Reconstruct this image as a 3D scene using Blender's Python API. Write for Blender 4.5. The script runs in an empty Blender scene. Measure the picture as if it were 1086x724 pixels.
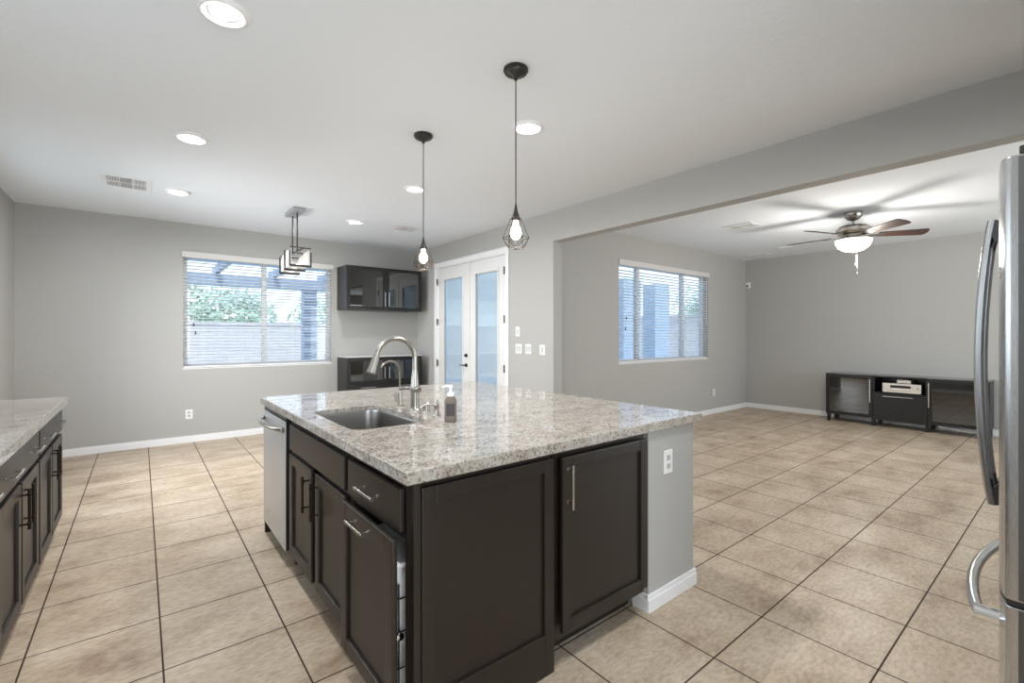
import bpy, bmesh, math, random
from mathutils import Vector, Matrix
R = math.radians
random.seed(7)
sc = bpy.context.scene
C = sc.collection

# ------------------------------------------------------------------ camera
EYE = 1.34
cam_d = bpy.data.cameras.new('camera')
cam = bpy.data.objects.new('camera', cam_d); C.objects.link(cam)
cam.location = (0, 0, EYE)
cam.rotation_euler = (R(90), 0, -R(38.75))
cam_d.sensor_fit = 'HORIZONTAL'; cam_d.sensor_width = 36.0
cam_d.lens = 490.4 / 1086 * 36
cam_d.shift_y = -6.3 / 1086
cam_d.clip_start = 0.02; cam_d.clip_end = 300
sc.camera = cam

# ------------------------------------------------------------------ view and sky
sc.view_settings.view_transform = 'Standard'
sc.view_settings.look = 'None'
sc.view_settings.gamma = 1.0
sc.view_settings.use_curve_mapping = False
sc.view_settings.exposure = 0.87
sc.cycles.max_bounces = 10
sc.cycles.diffuse_bounces = 5
sc.cycles.glossy_bounces = 5
sc.cycles.transparent_max_bounces = 24
sc.cycles.caustics_reflective = False
sc.cycles.caustics_refractive = False
sc.cycles.sample_clamp_indirect = 4.0
try:
    sc.cycles.use_denoising = True
    sc.cycles.denoiser = 'OPENIMAGEDENOISE'
except Exception:
    pass

world = bpy.data.worlds.new('sky'); sc.world = world
world.use_nodes = True
wn = world.node_tree.nodes; wl = world.node_tree.links
wn.clear()
wo = wn.new('ShaderNodeOutputWorld'); wb = wn.new('ShaderNodeBackground')
tc = wn.new('ShaderNodeTexCoord'); sx = wn.new('ShaderNodeSeparateXYZ'); rp = wn.new('ShaderNodeValToRGB')
wl.new(tc.outputs['Generated'], sx.inputs[0]); wl.new(sx.outputs['Z'], rp.inputs[0])
rp.color_ramp.elements[0].position = 0.0; rp.color_ramp.elements[0].color = (0.90, 0.96, 1.0, 1)
rp.color_ramp.elements[1].position = 0.5; rp.color_ramp.elements[1].color = (0.42, 0.66, 1.0, 1)
wl.new(rp.outputs[0], wb.inputs[0]); wb.inputs[1].default_value = 1.25
wl.new(wb.outputs[0], wo.inputs[0])

def sun(name, rot, energy, angle, col=(1, 1, 1)):
    l = bpy.data.lights.new(name, 'SUN'); l.energy = energy; l.angle = angle; l.color = col
    o = bpy.data.objects.new(name, l); o.rotation_euler = rot; o.location = (0, 0, 9); C.objects.link(o); return o
sun('sun', (R(36), 0, R(-12)), 2.0, R(1.0), (1, 0.96, 0.9))

def area(name, loc, rot, sx_, sy_, power, col=(1, 1, 1), spread=180):
    l = bpy.data.lights.new(name, 'AREA'); l.shape = 'RECTANGLE'; l.size = sx_; l.size_y = sy_
    l.energy = power; l.color = col; l.spread = R(spread)
    o = bpy.data.objects.new(name, l); o.location = loc; o.rotation_euler = rot; C.objects.link(o); return o
# fill light in rear window openings, added behind the camera to brighten the rooms
area('rear_fill_kitchen', (0.15, -2.56, 1.45), (R(90), 0, 0), 2.0, 1.9, 40, (0.93, 0.97, 1.0))
area('rear_fill_family', (6.4, -2.56, 1.45), (R(90), 0, 0), 3.6, 1.9, 38, (0.93, 0.97, 1.0))
# fill light in an unseen window added over the left worktop
area('worktop_fill', (-1.02, 1.75, 1.60), (0, -R(66), 0), 0.95, 2.1, 4, (0.93, 0.97, 1.0), 110)
# fill light in an unseen window added at the left wall's dining end
area('side_fill', (-1.02, 5.30, 1.55), (0, -R(78), 0), 1.25, 1.5, 24, (0.93, 0.97, 1.0), 120)
CAN_W = 8.5        # watts of each recessed lamp
BULB_W = 2.6
FAN_W = 33.0

# ------------------------------------------------------------------ materials
def mat(name, col, rough=0.5, metal=0.0, spec=0.5, coat=0.0, emit=None, es=0.0):
    m = bpy.data.materials.new(name); m.use_nodes = True
    b = m.node_tree.nodes['Principled BSDF']
    b.inputs['Base Color'].default_value = (*col, 1)
    b.inputs['Roughness'].default_value = rough
    b.inputs['Metallic'].default_value = metal
    b.inputs['Specular IOR Level'].default_value = spec
    b.inputs['Coat Weight'].default_value = coat
    b.inputs['Coat Roughness'].default_value = 0.15
    if emit: b.inputs['Emission Color'].default_value = (*emit, 1); b.inputs['Emission Strength'].default_value = es
    return m
def nodes(m): return m.node_tree.nodes, m.node_tree.links, m.node_tree.nodes['Principled BSDF']
def noise(m, scale, detail=3, rough=0.5, stretch=None, coord='Object'):
    N, L, b = nodes(m)
    t = N.new('ShaderNodeTexCoord'); mp = N.new('ShaderNodeMapping'); n = N.new('ShaderNodeTexNoise')
    n.inputs['Scale'].default_value = scale; n.inputs['Detail'].default_value = detail; n.inputs['Roughness'].default_value = rough
    if stretch: mp.inputs['Scale'].default_value = stretch
    L.new(t.outputs[coord], mp.inputs[0]); L.new(mp.outputs[0], n.inputs['Vector'])
    return n
def ramp(m, src, stops):
    N, L, b = nodes(m); r = N.new('ShaderNodeValToRGB')
    e = r.color_ramp.elements
    e[0].position, e[0].color = stops[0][0], (*stops[0][1], 1)
    e[1].position, e[1].color = stops[-1][0], (*stops[-1][1], 1)
    for p, c in stops[1:-1]:
        k = e.new(p); k.color = (*c, 1)
    L.new(src, r.inputs[0]); return r
def mixc(m, fac, a, b_, mode='MIX'):
    N, L, b = nodes(m); x = N.new('ShaderNodeMix'); x.data_type = 'RGBA'; x.blend_type = mode
    if isinstance(fac, (int, float)): x.inputs[0].default_value = fac
    else: L.new(fac, x.inputs[0])
    for i, v in ((6, a), (7, b_)):
        if isinstance(v, tuple): x.inputs[i].default_value = (*v, 1)
        else: L.new(v, x.inputs[i])
    return x.outputs[2]
def bump(m, src, strength, dist=0.01):
    N, L, b = nodes(m); k = N.new('ShaderNodeBump'); k.inputs['Strength'].default_value = strength; k.inputs['Distance'].default_value = dist
    L.new(src, k.inputs['Height']); L.new(k.outputs[0], b.inputs['Normal']); return k

def paint(name, col, rough=0.75, s=90, st=0.25):
    m = mat(name, col, rough, spec=0.25)
    n = noise(m, s, 3); bump(m, n.outputs[0], st, 0.003)
    return m
M_wall = paint('greige_wall_paint', (0.45, 0.443, 0.425))
M_ceil = paint('white_ceiling_texture', (0.83, 0.865, 0.91), 0.9, 42, 0.6)
M_trim = mat('white_trim_paint', (0.86, 0.86, 0.87), 0.35)
M_white = mat('white_plastic', (0.85, 0.85, 0.84), 0.35)
M_rock = mat('shaded_white_plastic', (0.58, 0.58, 0.575), 0.35)  # white plastic greyed, so shading on rockers and sockets is in the colour
M_door = mat('white_door_paint', (0.74, 0.735, 0.73), 0.4)
M_slat = mat('white_blind_slats', (0.84, 0.85, 0.87), 0.45)
M_vinyl = mat('white_vinyl_frame', (0.66, 0.64, 0.62), 0.4)

def tile():
    m = mat('beige_ceramic_tile', (0.5, 0.4, 0.3), 0.42, spec=0.4)
    N, L, b = nodes(m)
    t = N.new('ShaderNodeTexCoord'); mp = N.new('ShaderNodeMapping')
    P = 0.4475
    mp.inputs['Location'].default_value = (-0.070 + P * 20, -0.974 + P * 20, 0)
    L.new(t.outputs['Object'], mp.inputs[0])
    br = N.new('ShaderNodeTexBrick'); br.offset = 0; br.squash = 1
    br.inputs['Scale'].default_value = 1; br.inputs['Brick Width'].default_value = P; br.inputs['Row Height'].default_value = P
    br.inputs['Mortar Size'].default_value = 0.0036; br.inputs['Mortar Smooth'].default_value = 0.1; br.inputs['Bias'].default_value = 0
    br.inputs['Color1'].default_value = (0.96, 0.96, 0.96, 1); br.inputs['Color2'].default_value = (1.04, 1.04, 1.04, 1)
    br.inputs['Mortar'].default_value = (1, 1, 1, 1)
    L.new(mp.outputs[0], br.inputs['Vector'])
    n1 = noise(m, 2.6, 10, 0.66, (0.85, 1.3, 1))
    c1 = ramp(m, n1.outputs[0], [(0.30, (0.29, 0.205, 0.138)), (0.44, (0.45, 0.355, 0.258)), (0.58, (0.545, 0.447, 0.34)), (0.72, (0.63, 0.54, 0.435))])
    n2 = noise(m, 38, 5, 0.6, (0.7, 1.5, 1))
    c2 = ramp(m, n2.outputs[0], [(0.35, (0.80, 0.78, 0.76)), (0.6, (1.08, 1.08, 1.08))])
    col = mixc(m, 1.0, c1.outputs[0], c2.outputs[0], 'MULTIPLY')
    col = mixc(m, 1.0, col, br.outputs['Color'], 'MULTIPLY')
    col = mixc(m, br.outputs['Fac'], col, (0.05, 0.03, 0.018))
    L.new(col, b.inputs['Base Color'])
    rr = ramp(m, br.outputs['Fac'], [(0, (0.42,) * 3), (1, (0.85,) * 3)]); L.new(rr.outputs[0], b.inputs['Roughness'])
    inv = N.new('ShaderNodeMath'); inv.operation = 'SUBTRACT'; inv.inputs[0].default_value = 1; L.new(br.outputs['Fac'], inv.inputs[1])
    k = bump(m, inv.outputs[0], 0.5, 0.004)
    k2 = N.new('ShaderNodeBump'); k2.inputs['Strength'].default_value = 0.12; k2.inputs['Distance'].default_value = 0.004
    L.new(n2.outputs[0], k2.inputs['Height']); L.new(k.outputs[0], k2.inputs['Normal']); L.new(k2.outputs[0], b.inputs['Normal'])
    return m
M_tile = tile()

def granite():
    m = mat('speckled_cream_granite', (0.6, 0.56, 0.5), 0.035, spec=0.5)
    N, L, b = nodes(m)
    n1 = noise(m, 7, 6, 0.65, (1, 1.8, 1))
    c1 = ramp(m, n1.outputs[0], [(0.30, (0.285, 0.245, 0.21)), (0.48, (0.395, 0.36, 0.318)), (0.68, (0.46, 0.435, 0.40))])
    n2 = noise(m, 75, 3, 0.6)
    c2 = ramp(m, n2.outputs[0], [(0.37, (0.56, 0.53, 0.51)), (0.5, (1.03, 1.03, 1.03))])
    col = mixc(m, 1.0, c1.outputs[0], c2.outputs[0], 'MULTIPLY')
    n3 = noise(m, 120, 2, 0.5)
    n4 = noise(m, 14, 3, 0.6)
    add = N.new('ShaderNodeMath'); add.operation = 'MULTIPLY_ADD'; add.inputs[1].default_value = 0.35
    L.new(n4.outputs[0], add.inputs[0]); L.new(n3.outputs[0], add.inputs[2])
    sp = ramp(m, add.outputs[0], [(0.53, (1, 1, 1)), (0.56, (0, 0, 0))])
    col = mixc(m, sp.outputs[0], col, (0.085, 0.07, 0.065))
    L.new(col, b.inputs['Base Color'])
    return m
M_gran = granite()

def wood(name, c0, c1, rough=0.3, vert=(9, 9, 0.6), spec_=0.58):
    m = mat(name, c0, rough, spec=spec_, coat=0.0)
    n = noise(m, 6, 6, 0.6, vert)
    r = ramp(m, n.outputs[0], [(0.35, c0), (0.65, c1)])
    N, L, b = nodes(m); L.new(r.outputs[0], b.inputs['Base Color'])
    bump(m, n.outputs[0], 0.015, 0.001)
    return m
M_esp = wood('espresso_wood', (0.0105, 0.0062, 0.0036), (0.0150, 0.0092, 0.0056), 0.40)
M_blk = wood('black_brown_veneer', (0.0085, 0.0072, 0.0062), (0.0135, 0.0115, 0.010), 0.3, (2, 2, 12), 0.4)
M_dark = mat('dark_recess', (0.012, 0.010, 0.009), 0.6)

def steel(name, col, rough, st=(1, 1, 60)):
    m = mat(name, col, rough, 1.0)
    n = noise(m, 12, 3, 0.6, st)
    N, L, b = nodes(m)
    r = ramp(m, n.outputs[0], [(0.3, (rough * 0.92,) * 3), (0.7, (rough * 1.1,) * 3)]); L.new(r.outputs[0], b.inputs['Roughness'])
    return m
M_steel = steel('brushed_stainless_steel', (0.47, 0.47, 0.475), 0.26, (60, 60, 1))
M_dwst = steel('brushed_dishwasher_steel', (0.62, 0.63, 0.645), 0.38)
M_dwst.node_tree.nodes['Principled BSDF'].inputs['Metallic'].default_value = 0.75
M_sink = steel('satin_sink_steel', (0.36, 0.345, 0.33), 0.30, (1, 60, 1))
M_nick = mat('brushed_nickel', (0.40, 0.375, 0.34), 0.27, 1.0)
M_chrome = mat('polished_chrome', (0.75, 0.75, 0.75), 0.08, 1.0)
M_fside = steel('grey_fridge_side', (0.13, 0.13, 0.133), 0.45, (1, 1, 60))
M_black = mat('black_metal', (0.012, 0.012, 0.012), 0.35)
M_blkpl = mat('black_plastic', (0.02, 0.02, 0.02), 0.3)
M_alu = mat('satin_aluminium', (0.50, 0.50, 0.50), 0.25, 1.0)
M_bronze = mat('dark_bronze', (0.06, 0.045, 0.035), 0.3, 1.0)
M_fanw = wood('walnut_blade', (0.03, 0.014, 0.009), (0.055, 0.028, 0.018), 0.4)
M_recv = mat('champagne_metal', (0.62, 0.58, 0.51), 0.35, 0.6)
M_stucco = paint('tan_stucco', (0.55, 0.49, 0.44), 0.9, 40, 0.5)
M_conc = paint('patio_concrete', (0.55, 0.53, 0.50), 0.9, 12, 0.3)
M_pcov = mat('blue_grey_patio_paint', (0.36, 0.43, 0.54), 0.6)

def thin_glass(name, tint, ior=1.45, rough=0.0, refl=1.0, cloud=None):
    m = bpy.data.materials.new(name); m.use_nodes = True
    N, L = m.node_tree.nodes, m.node_tree.links
    N.remove(N['Principled BSDF']); out = N['Material Output']
    tr = N.new('ShaderNodeBsdfTransparent'); tr.inputs[0].default_value = (*tint, 1)
    gl = N.new('ShaderNodeBsdfGlossy'); gl.inputs['Roughness'].default_value = rough; gl.inputs[0].default_value = (refl,) * 3 + (1,)
    fr = N.new('ShaderNodeFresnel')       # same index on both faces of the pane, so no total internal reflection inside it
    ge = N.new('ShaderNodeNewGeometry'); mr = N.new('ShaderNodeMapRange'); mr.inputs['To Min'].default_value = ior; mr.inputs['To Max'].default_value = 1 / ior
    L.new(ge.outputs['Backfacing'], mr.inputs['Value']); L.new(mr.outputs[0], fr.inputs[0])
    mx = N.new('ShaderNodeMixShader')
    L.new(fr.outputs[0], mx.inputs[0]); L.new(tr.outputs[0], mx.inputs[1]); L.new(gl.outputs[0], mx.inputs[2])
    src = mx
    if cloud:
        df = N.new('ShaderNodeBsdfTranslucent'); df.inputs[0].default_value = (*cloud[0], 1)
        d2 = N.new('ShaderNodeBsdfDiffuse'); d2.inputs[0].default_value = (*cloud[0], 1)
        a = N.new('ShaderNodeMixShader'); a.inputs[0].default_value = 0.5
        L.new(df.outputs[0], a.inputs[1]); L.new(d2.outputs[0], a.inputs[2])
        m2 = N.new('ShaderNodeMixShader'); m2.inputs[0].default_value = cloud[1]
        L.new(mx.outputs[0], m2.inputs[1]); L.new(a.outputs[0], m2.inputs[2]); src = m2
    L.new(src.outputs[0], out.inputs[0]); return m
M_glass = thin_glass('clear_window_glass', (0.90, 0.95, 0.97))
M_smoke = thin_glass('smoked_cabinet_glass', (0.16, 0.15, 0.14), 2.0)
M_seed = thin_glass('clear_seeded_glass', (0.93, 0.93, 0.92), 1.5, 0.12, 1.0, ((0.88, 0.85, 0.82), 0.55))
M_soap = thin_glass('translucent_soap_plastic', (0.75, 0.72, 0.68), 1.45, 0.1, 1.0, ((0.33, 0.285, 0.25), 0.72))
M_bulb = mat('lit_warm_bulb', (1, 0.9, 0.75), 0.3, emit=(1.0, 0.80, 0.58), es=5)
M_lens = mat('lit_lamp_lens', (1, 1, 1), 0.4, emit=(1.0, 0.98, 0.94), es=7)
M_bowl = mat('lit_frosted_bowl', (1, 0.97, 0.92), 0.4, emit=(1.0, 0.93, 0.82), es=1.3)
M_leaf = mat('green_tree_leaves', (0.42, 0.52, 0.36), 0.6)
M_leaf2 = mat('pale_green_leaves', (0.52, 0.60, 0.48), 0.6)
M_bark = mat('brown_bark', (0.16, 0.11, 0.08), 0.9)

def blockwall():
    m = mat('tan_block_wall', (0.62, 0.54, 0.50), 0.9)
    N, L, b = nodes(m)
    t = N.new('ShaderNodeTexCoord'); sp = N.new('ShaderNodeSeparateXYZ'); cb = N.new('ShaderNodeCombineXYZ')
    ad = N.new('ShaderNodeMath'); ad.operation = 'ADD'
    L.new(t.outputs['Object'], sp.inputs[0]); L.new(sp.outputs[0], ad.inputs[0]); L.new(sp.outputs[1], ad.inputs[1])
    L.new(ad.outputs[0], cb.inputs[0]); L.new(sp.outputs[2], cb.inputs[1])
    br = N.new('ShaderNodeTexBrick'); br.inputs['Scale'].default_value = 1
    br.inputs['Brick Width'].default_value = 0.4; br.inputs['Row Height'].default_value = 0.2; br.inputs['Mortar Size'].default_value = 0.006
    br.inputs['Color1'].default_value = (0.62, 0.55, 0.53, 1); br.inputs['Color2'].default_value = (0.68, 0.60, 0.57, 1); br.inputs['Mortar'].default_value = (0.5, 0.44, 0.42, 1)
    L.new(cb.outputs[0], br.inputs['Vector']); L.new(br.outputs[0], b.inputs['Base Color']); return m
M_block = blockwall()

# ------------------------------------------------------------------ builders
OFF = {}
class MB:
    def __init__(s): s.bm = bmesh.new()
    def box(s, x0, x1, y0, y1, z0, z1, bev=0.0, seg=2):
        x0, x1 = min(x0, x1), max(x0, x1); y0, y1 = min(y0, y1), max(y0, y1); z0, z1 = min(z0, z1), max(z0, z1)
        M = Matrix.Translation(((x0 + x1) / 2, (y0 + y1) / 2, (z0 + z1) / 2)) @ Matrix.Diagonal((x1 - x0, y1 - y0, z1 - z0, 1))
        r = bmesh.ops.create_cube(s.bm, size=1.0, matrix=M)
        if bev > 0:
            bev = min(bev, 0.45 * min(x1 - x0, y1 - y0, z1 - z0))
            es = list({e for v in r['verts'] for e in v.link_edges})
            bmesh.ops.bevel(s.bm, geom=es, offset=bev, segments=seg, affect='EDGES', profile=0.5)
        return s
    def tube(s, pts, r, seg=10, cap=True, closed=False):
        pts = [Vector(p) for p in pts]; n = len(pts)
        rr = r if isinstance(r, (list, tuple)) else [r] * n
        rings = []; up = None
        for i, p in enumerate(pts):
            if closed: t = pts[(i + 1) % n] - pts[i - 1]
            else: t = (pts[min(i + 1, n - 1)] - pts[max(i - 1, 0)])
            t.normalize()
            if up is None:
                up = Vector((0, 0, 1)) if abs(t.z) < 0.9 else Vector((1, 0, 0))
            a = (up - t * up.dot(t))
            if a.length < 1e-5: a = t.orthogonal()
            a.normalize(); up = a; b = t.cross(a)
            rings.append([s.bm.verts.new(p + (a * math.cos(2 * math.pi * k / seg) + b * math.sin(2 * math.pi * k / seg)) * rr[i]) for k in range(seg)])
        m = n if closed else n - 1
        for i in range(m):
            A, B = rings[i], rings[(i + 1) % n]
            for k in range(seg):
                s.bm.faces.new((A[k], A[(k + 1) % seg], B[(k + 1) % seg], B[k]))
        if cap and not closed:
            s.bm.faces.new(list(reversed(rings[0]))); s.bm.faces.new(rings[-1])
        return s
    def lathe(s, cx, cy, prof, seg=24, ax='z'):
        rings = []
        for r, z in prof:
            if r < 1e-6:
                rings.append([s.bm.verts.new(s._ax(cx, cy, 0, 0, z, ax))])
            else:
                rings.append([s.bm.verts.new(s._ax(cx, cy, r * math.cos(2 * math.pi * k / seg), r * math.sin(2 * math.pi * k / seg), z, ax)) for k in range(seg)])
        for i in range(len(rings) - 1):
            A, B = rings[i], rings[i + 1]
            for k in range(seg):
                q = (k + 1) % seg
                if len(A) == 1 and len(B) == 1: continue
                if len(A) == 1: s.bm.faces.new((A[0], B[q], B[k]))
                elif len(B) == 1: s.bm.faces.new((A[k], A[q], B[0]))
                else: s.bm.faces.new((A[k], A[q], B[q], B[k]))
        for g, rev in ((rings[0], True), (rings[-1], False)):
            if len(g) > 1: s.bm.faces.new(list(reversed(g)) if rev else g)
        return s
    def _ax(s, cx, cy, a, b, z, ax):
        if ax == 'z': return (cx + a, cy + b, z)
        if ax == 'y': return (cx[0] + a, z, cx[1] + b)      # cx=(x,z)
        return (z, cx[0] + a, cx[1] + b)                     # 'x': cx=(y,z)
    def prism(s, poly, z0, z1, bev=0.0):
        A = [s.bm.verts.new((x, y, z0)) for x, y in poly]; B = [s.bm.verts.new((x, y, z1)) for x, y in poly]
        n = len(poly)
        fs = [s.bm.faces.new(list(reversed(A))), s.bm.faces.new(B)]
        for k in range(n): fs.append(s.bm.faces.new((A[k], A[(k + 1) % n], B[(k + 1) % n], B[k])))
        if bev:
            bmesh.ops.bevel(s.bm, geom=[e for f in fs[:2] for e in f.edges], offset=bev, segments=2, affect='EDGES', profile=0.5)
        return s
    def quad(s, *p):
        s.bm.faces.new([s.bm.verts.new(q) for q in p]); return s
    def hull(s, lo, hi):                 # two 4-point loops joined
        A = [s.bm.verts.new(p) for p in lo]; B = [s.bm.verts.new(p) for p in hi]
        s.bm.faces.new(list(reversed(A))); s.bm.faces.new(B)
        n = len(A)
        for k in range(n): s.bm.faces.new((A[k], A[(k + 1) % n], B[(k + 1) % n], B[k]))
        return s
    def rot(s, piv, ang, axis='Z', start=0):
        vs = list(s.bm.verts)[start:]
        bmesh.ops.rotate(s.bm, verts=vs, cent=piv, matrix=Matrix.Rotation(ang, 3, axis)); return s
    def build(s, name, m, parent=None, loc=None, smooth=True):
        off = OFF[parent.name] if parent else Vector(loc or (0, 0, 0))
        bmesh.ops.recalc_face_normals(s.bm, faces=s.bm.faces)
        bmesh.ops.translate(s.bm, verts=s.bm.verts, vec=-Vector(off))
        me = bpy.data.meshes.new(name); s.bm.to_mesh(me); s.bm.free()
        if smooth:
            me.polygons.foreach_set('use_smooth', [True] * len(me.polygons))
            me.set_sharp_from_angle(angle=R(32))
        me.materials.append(m)
        o = bpy.data.objects.new(name, me); C.objects.link(o)
        if smooth:
            w = o.modifiers.new('weighted_normal', 'WEIGHTED_NORMAL'); w.keep_sharp = True
        if parent: o.parent = parent
        else: o.location = off
        OFF[o.name] = Vector(off)
        return o
def tag(o, label, cat, group=None, kind=None):
    o['label'] = label; o['category'] = cat
    if group: o['group'] = group
    if kind: o['kind'] = kind
    return o
def thing(name, loc, label, cat, group=None):
    o = bpy.data.objects.new(name, None); C.objects.link(o); o.location = loc; o.empty_display_size = 0.1
    OFF[o.name] = Vector(loc); return tag(o, label, cat, group)
def copy_tree(o, parent=None):
    kids = [k for k in bpy.data.objects if k.parent == o]
    c = o.copy(); C.objects.link(c); c.parent = parent
    OFF[c.name] = OFF.get(o.name, Vector((0, 0, 0))).copy()
    for k in kids: copy_tree(k, c)
    return c
def struct(name, mb, m, label=None):
    o = mb.build(name, m, smooth=False); o['kind'] = 'structure'
    if label: o['label'] = label
    return o
def sempty(name, loc):
    o = bpy.data.objects.new(name, None); C.objects.link(o); o.location = loc; OFF[o.name] = Vector(loc); o['kind'] = 'structure'; return o

class F:      # a vertical face frame: a = along, b = up, c = outward
    def __init__(s, o, a, c): s.o, s.a, s.c = Vector(o), Vector(a), Vector(c)
    def p(s, a, b, c): return s.o + s.a * a + Vector((0, 0, b)) + s.c * c
    def box(s, mb, a0, a1, b0, b1, c0, c1, bev=0.0):
        p, q = s.p(a0, b0, c0), s.p(a1, b1, c1)
        mb.box(p.x, q.x, p.y, q.y, p.z, q.z, bev); return mb
def shaker(f, a0, a1, b0, b1, c0=0.0, th=0.02, rail=0.057, rb=None, rec=0.0125):
    mb = MB(); rb = rb or rail
    f.box(mb, a0, a0 + rail, b0, b1, c0, c0 + th, 0.0048); f.box(mb, a1 - rail, a1, b0, b1, c0, c0 + th, 0.0048)
    f.box(mb, a0 + rail - .001, a1 - rail + .001, b1 - rail, b1, c0, c0 + th, 0.0048)
    f.box(mb, a0 + rail - .001, a1 - rail + .001, b0, b0 + rb, c0, c0 + th, 0.0048)
    f.box(mb, a0 + rail - .002, a1 - rail + .002, b0 + rb - .002, b1 - rail + .002, c0 + .002, c0 + th - rec)
    return mb
def pull(f, ac, bc, c0, L=0.165, vert=True, r=0.0058, stand=0.03):
    mb = MB()
    def P(t, c): return f.p(ac, bc + t, c0 + c) if vert else f.p(ac + t, bc, c0 + c)
    h = L / 2
    mb.tube([P(-h, stand), P(h, stand)], r, 12)
    for k in (-1, 1):
        q = k * (h - 0.022)
        mb.tube([P(q, 0), P(q, stand)], r * 0.72, 10)
        mb.tube([P(q - .006, stand), P(q + .006, stand)], r * 1.35, 12)
        mb.tube([P(k * (h - .004), stand), P(k * h + k * .001, stand)], r * 1.25, 12)
        mb.tube([P(q, 0), P(q, 0.003)], r * 1.3, 12)
    return mb

# ------------------------------------------------------------------ room shell
CZ = 2.744; XL = -1.04; YB = 7.07; XD = 3.628; XD2 = 3.765; YJ = 3.776; YF = 4.037; XR = 8.90; YR = -2.6
mb = MB(); mb.box(XL - .15, XR + .15, YR - .15, YF + .15, -0.12, 0); mb.box(XL - .15, XD2 + .03, YF + .15, YB + .15, -0.12, 0)
struct('floor', mb, M_tile, 'beige ceramic floor tile with dark brown grout')
mb = MB(); mb.box(XL - .15, XR + .15, YR - .15, YF + .15, CZ, CZ + 0.15); mb.box(XL - .15, XD2 + .03, YF + .15, YB + .15, CZ, CZ + 0.15)
struct('ceiling', mb, M_ceil, 'white textured ceiling')
mb = MB(); mb.box(XL - .15, XL, YR, .60, 0, CZ); mb.box(XL - .15, XL, .60, 2.90, 0, 1.08); mb.box(XL - .15, XL, .60, 2.90, 2.15, CZ); mb.box(XL - .15, XL, 2.90, 4.5, 0, CZ); mb.box(XL - .15, XL, 6.1, YB + .15, 0, CZ); mb.box(XL - .15, XL, 4.5, 6.1, 0, .93); mb.box(XL - .15, XL, 4.5, 6.1, 2.35, CZ)
struct('wall_left', mb, M_wall)
# back wall with window opening
W1 = (0.41, 2.225, 0.93, 2.37)
def wall_hole_y(y0, y1, x0, x1, holes):
    mb = MB(); x = x0
    for a, b, c, d in holes:
        mb.box(x, a, y0, y1, 0, CZ)
        if c > 0: mb.box(a, b, y0, y1, 0, c)
        mb.box(a, b, y0, y1, d, CZ); x = b
    mb.box(x, x1, y0, y1, 0, CZ); return mb
struct('wall_back', wall_hole_y(YB, YB + .15, XL, XD2 + .03, [W1]), M_wall)
# divider: wall with the french doors, ending in the jamb, and the header beam over the wide opening
mb = MB()
D0, D1, DZ = 4.63, 6.39, 2.41
mb.box(XD, XD2, YJ, D0, 0, CZ); mb.box(XD, XD2, D1, YB, 0, CZ); mb.box(XD, XD2, D0, D1, DZ, CZ)
mb.box(XD, XD2, YR, YJ, 2.406, CZ)
struct('wall_divider', mb, M_wall)
W2 = (5.125, 7.50, 0.955, 2.37)
struct('wall_family', wall_hole_y(YF, YF + .15, XD2, XR, [W2]), M_wall)
struct('wall_right', MB().box(XR, XR + .15, YR, YF + .15, 0, CZ), M_wall)
struct('wall_rear', wall_hole_y(YR - .15, YR, XL, XR, [(-0.9, 1.2, 0.45, 2.45), (4.6, 8.2, 0.45, 2.45)]), M_wall)
struct('wall_pantry', MB().box(1.55, 3.72, -0.92, -0.80, 0, CZ), M_esp, 'unseen wall behind the refrigerator, made dark to cut reflections')  # dark wood added out of view to darken reflections in the cabinet fronts

def bb(name, segs, h=0.083):
    mb = MB()
    for x0, x1, y0, y1, nx, ny in segs:       # rectangle of the thick lower part; (nx,ny) = into the room
        mb.box(x0, x1, y0, y1, 0, h * .72, 0.001)
        t = 0.004
        X0, X1, Y0, Y1 = x0, x1, y0, y1
        if nx > 0: X1 -= t
        if nx < 0: X0 += t
        if ny > 0: Y1 -= t
        if ny < 0: Y0 += t
        mb.box(X0, X1, Y0, Y1, h * .72, h, 0.002)
    return struct(name, mb, M_trim)
bb('baseboard_back', [(XL, XD, YB - .013, YB, 0, -1)])
bb('baseboard_left', [(XL, XL + .013, 4.45, YB - .013, 1, 0)])
bb('baseboard_family', [(XD2 + .013, XR, YF - .013, YF, 0, -1)])
bb('baseboard_right', [(XR - .013, XR, YR, YF - .013, -1, 0)])
bb('baseboard_divider', [(XD - .013, XD, YJ - .013, D0 - .06, -1, 0), (XD - .013, XD, D1 + .06, YB - .013, -1, 0), (XD, XD2, YJ - .013, YJ, 0, -1), (XD2, XD2 + .013, YJ - .013, YF, 1, 0)])

# ------------------------------------------------------------------ windows and blinds
def window(name, W, y, mull, fw=0.05):
    a, b, c, d = W
    r = sempty(name, ((a + b) / 2, y + .11, c))
    mb = MB(); Y0, Y1 = y + .085, y + .14
    mb.box(a, a + fw, Y0, Y1, c, d, .004); mb.box(b - fw, b, Y0, Y1, c, d, .004)
    mb.box(a + fw, b - fw, Y0, Y1, c, c + fw, .004); mb.box(a + fw, b - fw, Y0, Y1, d - fw, d, .004)
    for m0, m1 in mull: mb.box(m0, m1, Y0 - .004, Y1, c + fw, d - fw, .004)
    mb.build('window_frame', M_vinyl, r)
    xs = [a + fw] + [v for m in mull for v in m] + [b - fw]
    for k in range(0, len(xs), 2):
        MB().box(xs[k] - .004, xs[k + 1] + .004, y + .108, y + .113, c + fw - .004, d - fw + .004).build('pane', M_glass, r)
    MB().box(a - .004, b + .004, y - .006, y + .085, c - .014, c, .002).build('window_sill', M_trim, r)
    return r
window('window_1', W1, YB, [(1.305, 1.365)])
window('window_2', W2, YF, [(5.63, 5.70), (6.83, 6.90)])
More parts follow.
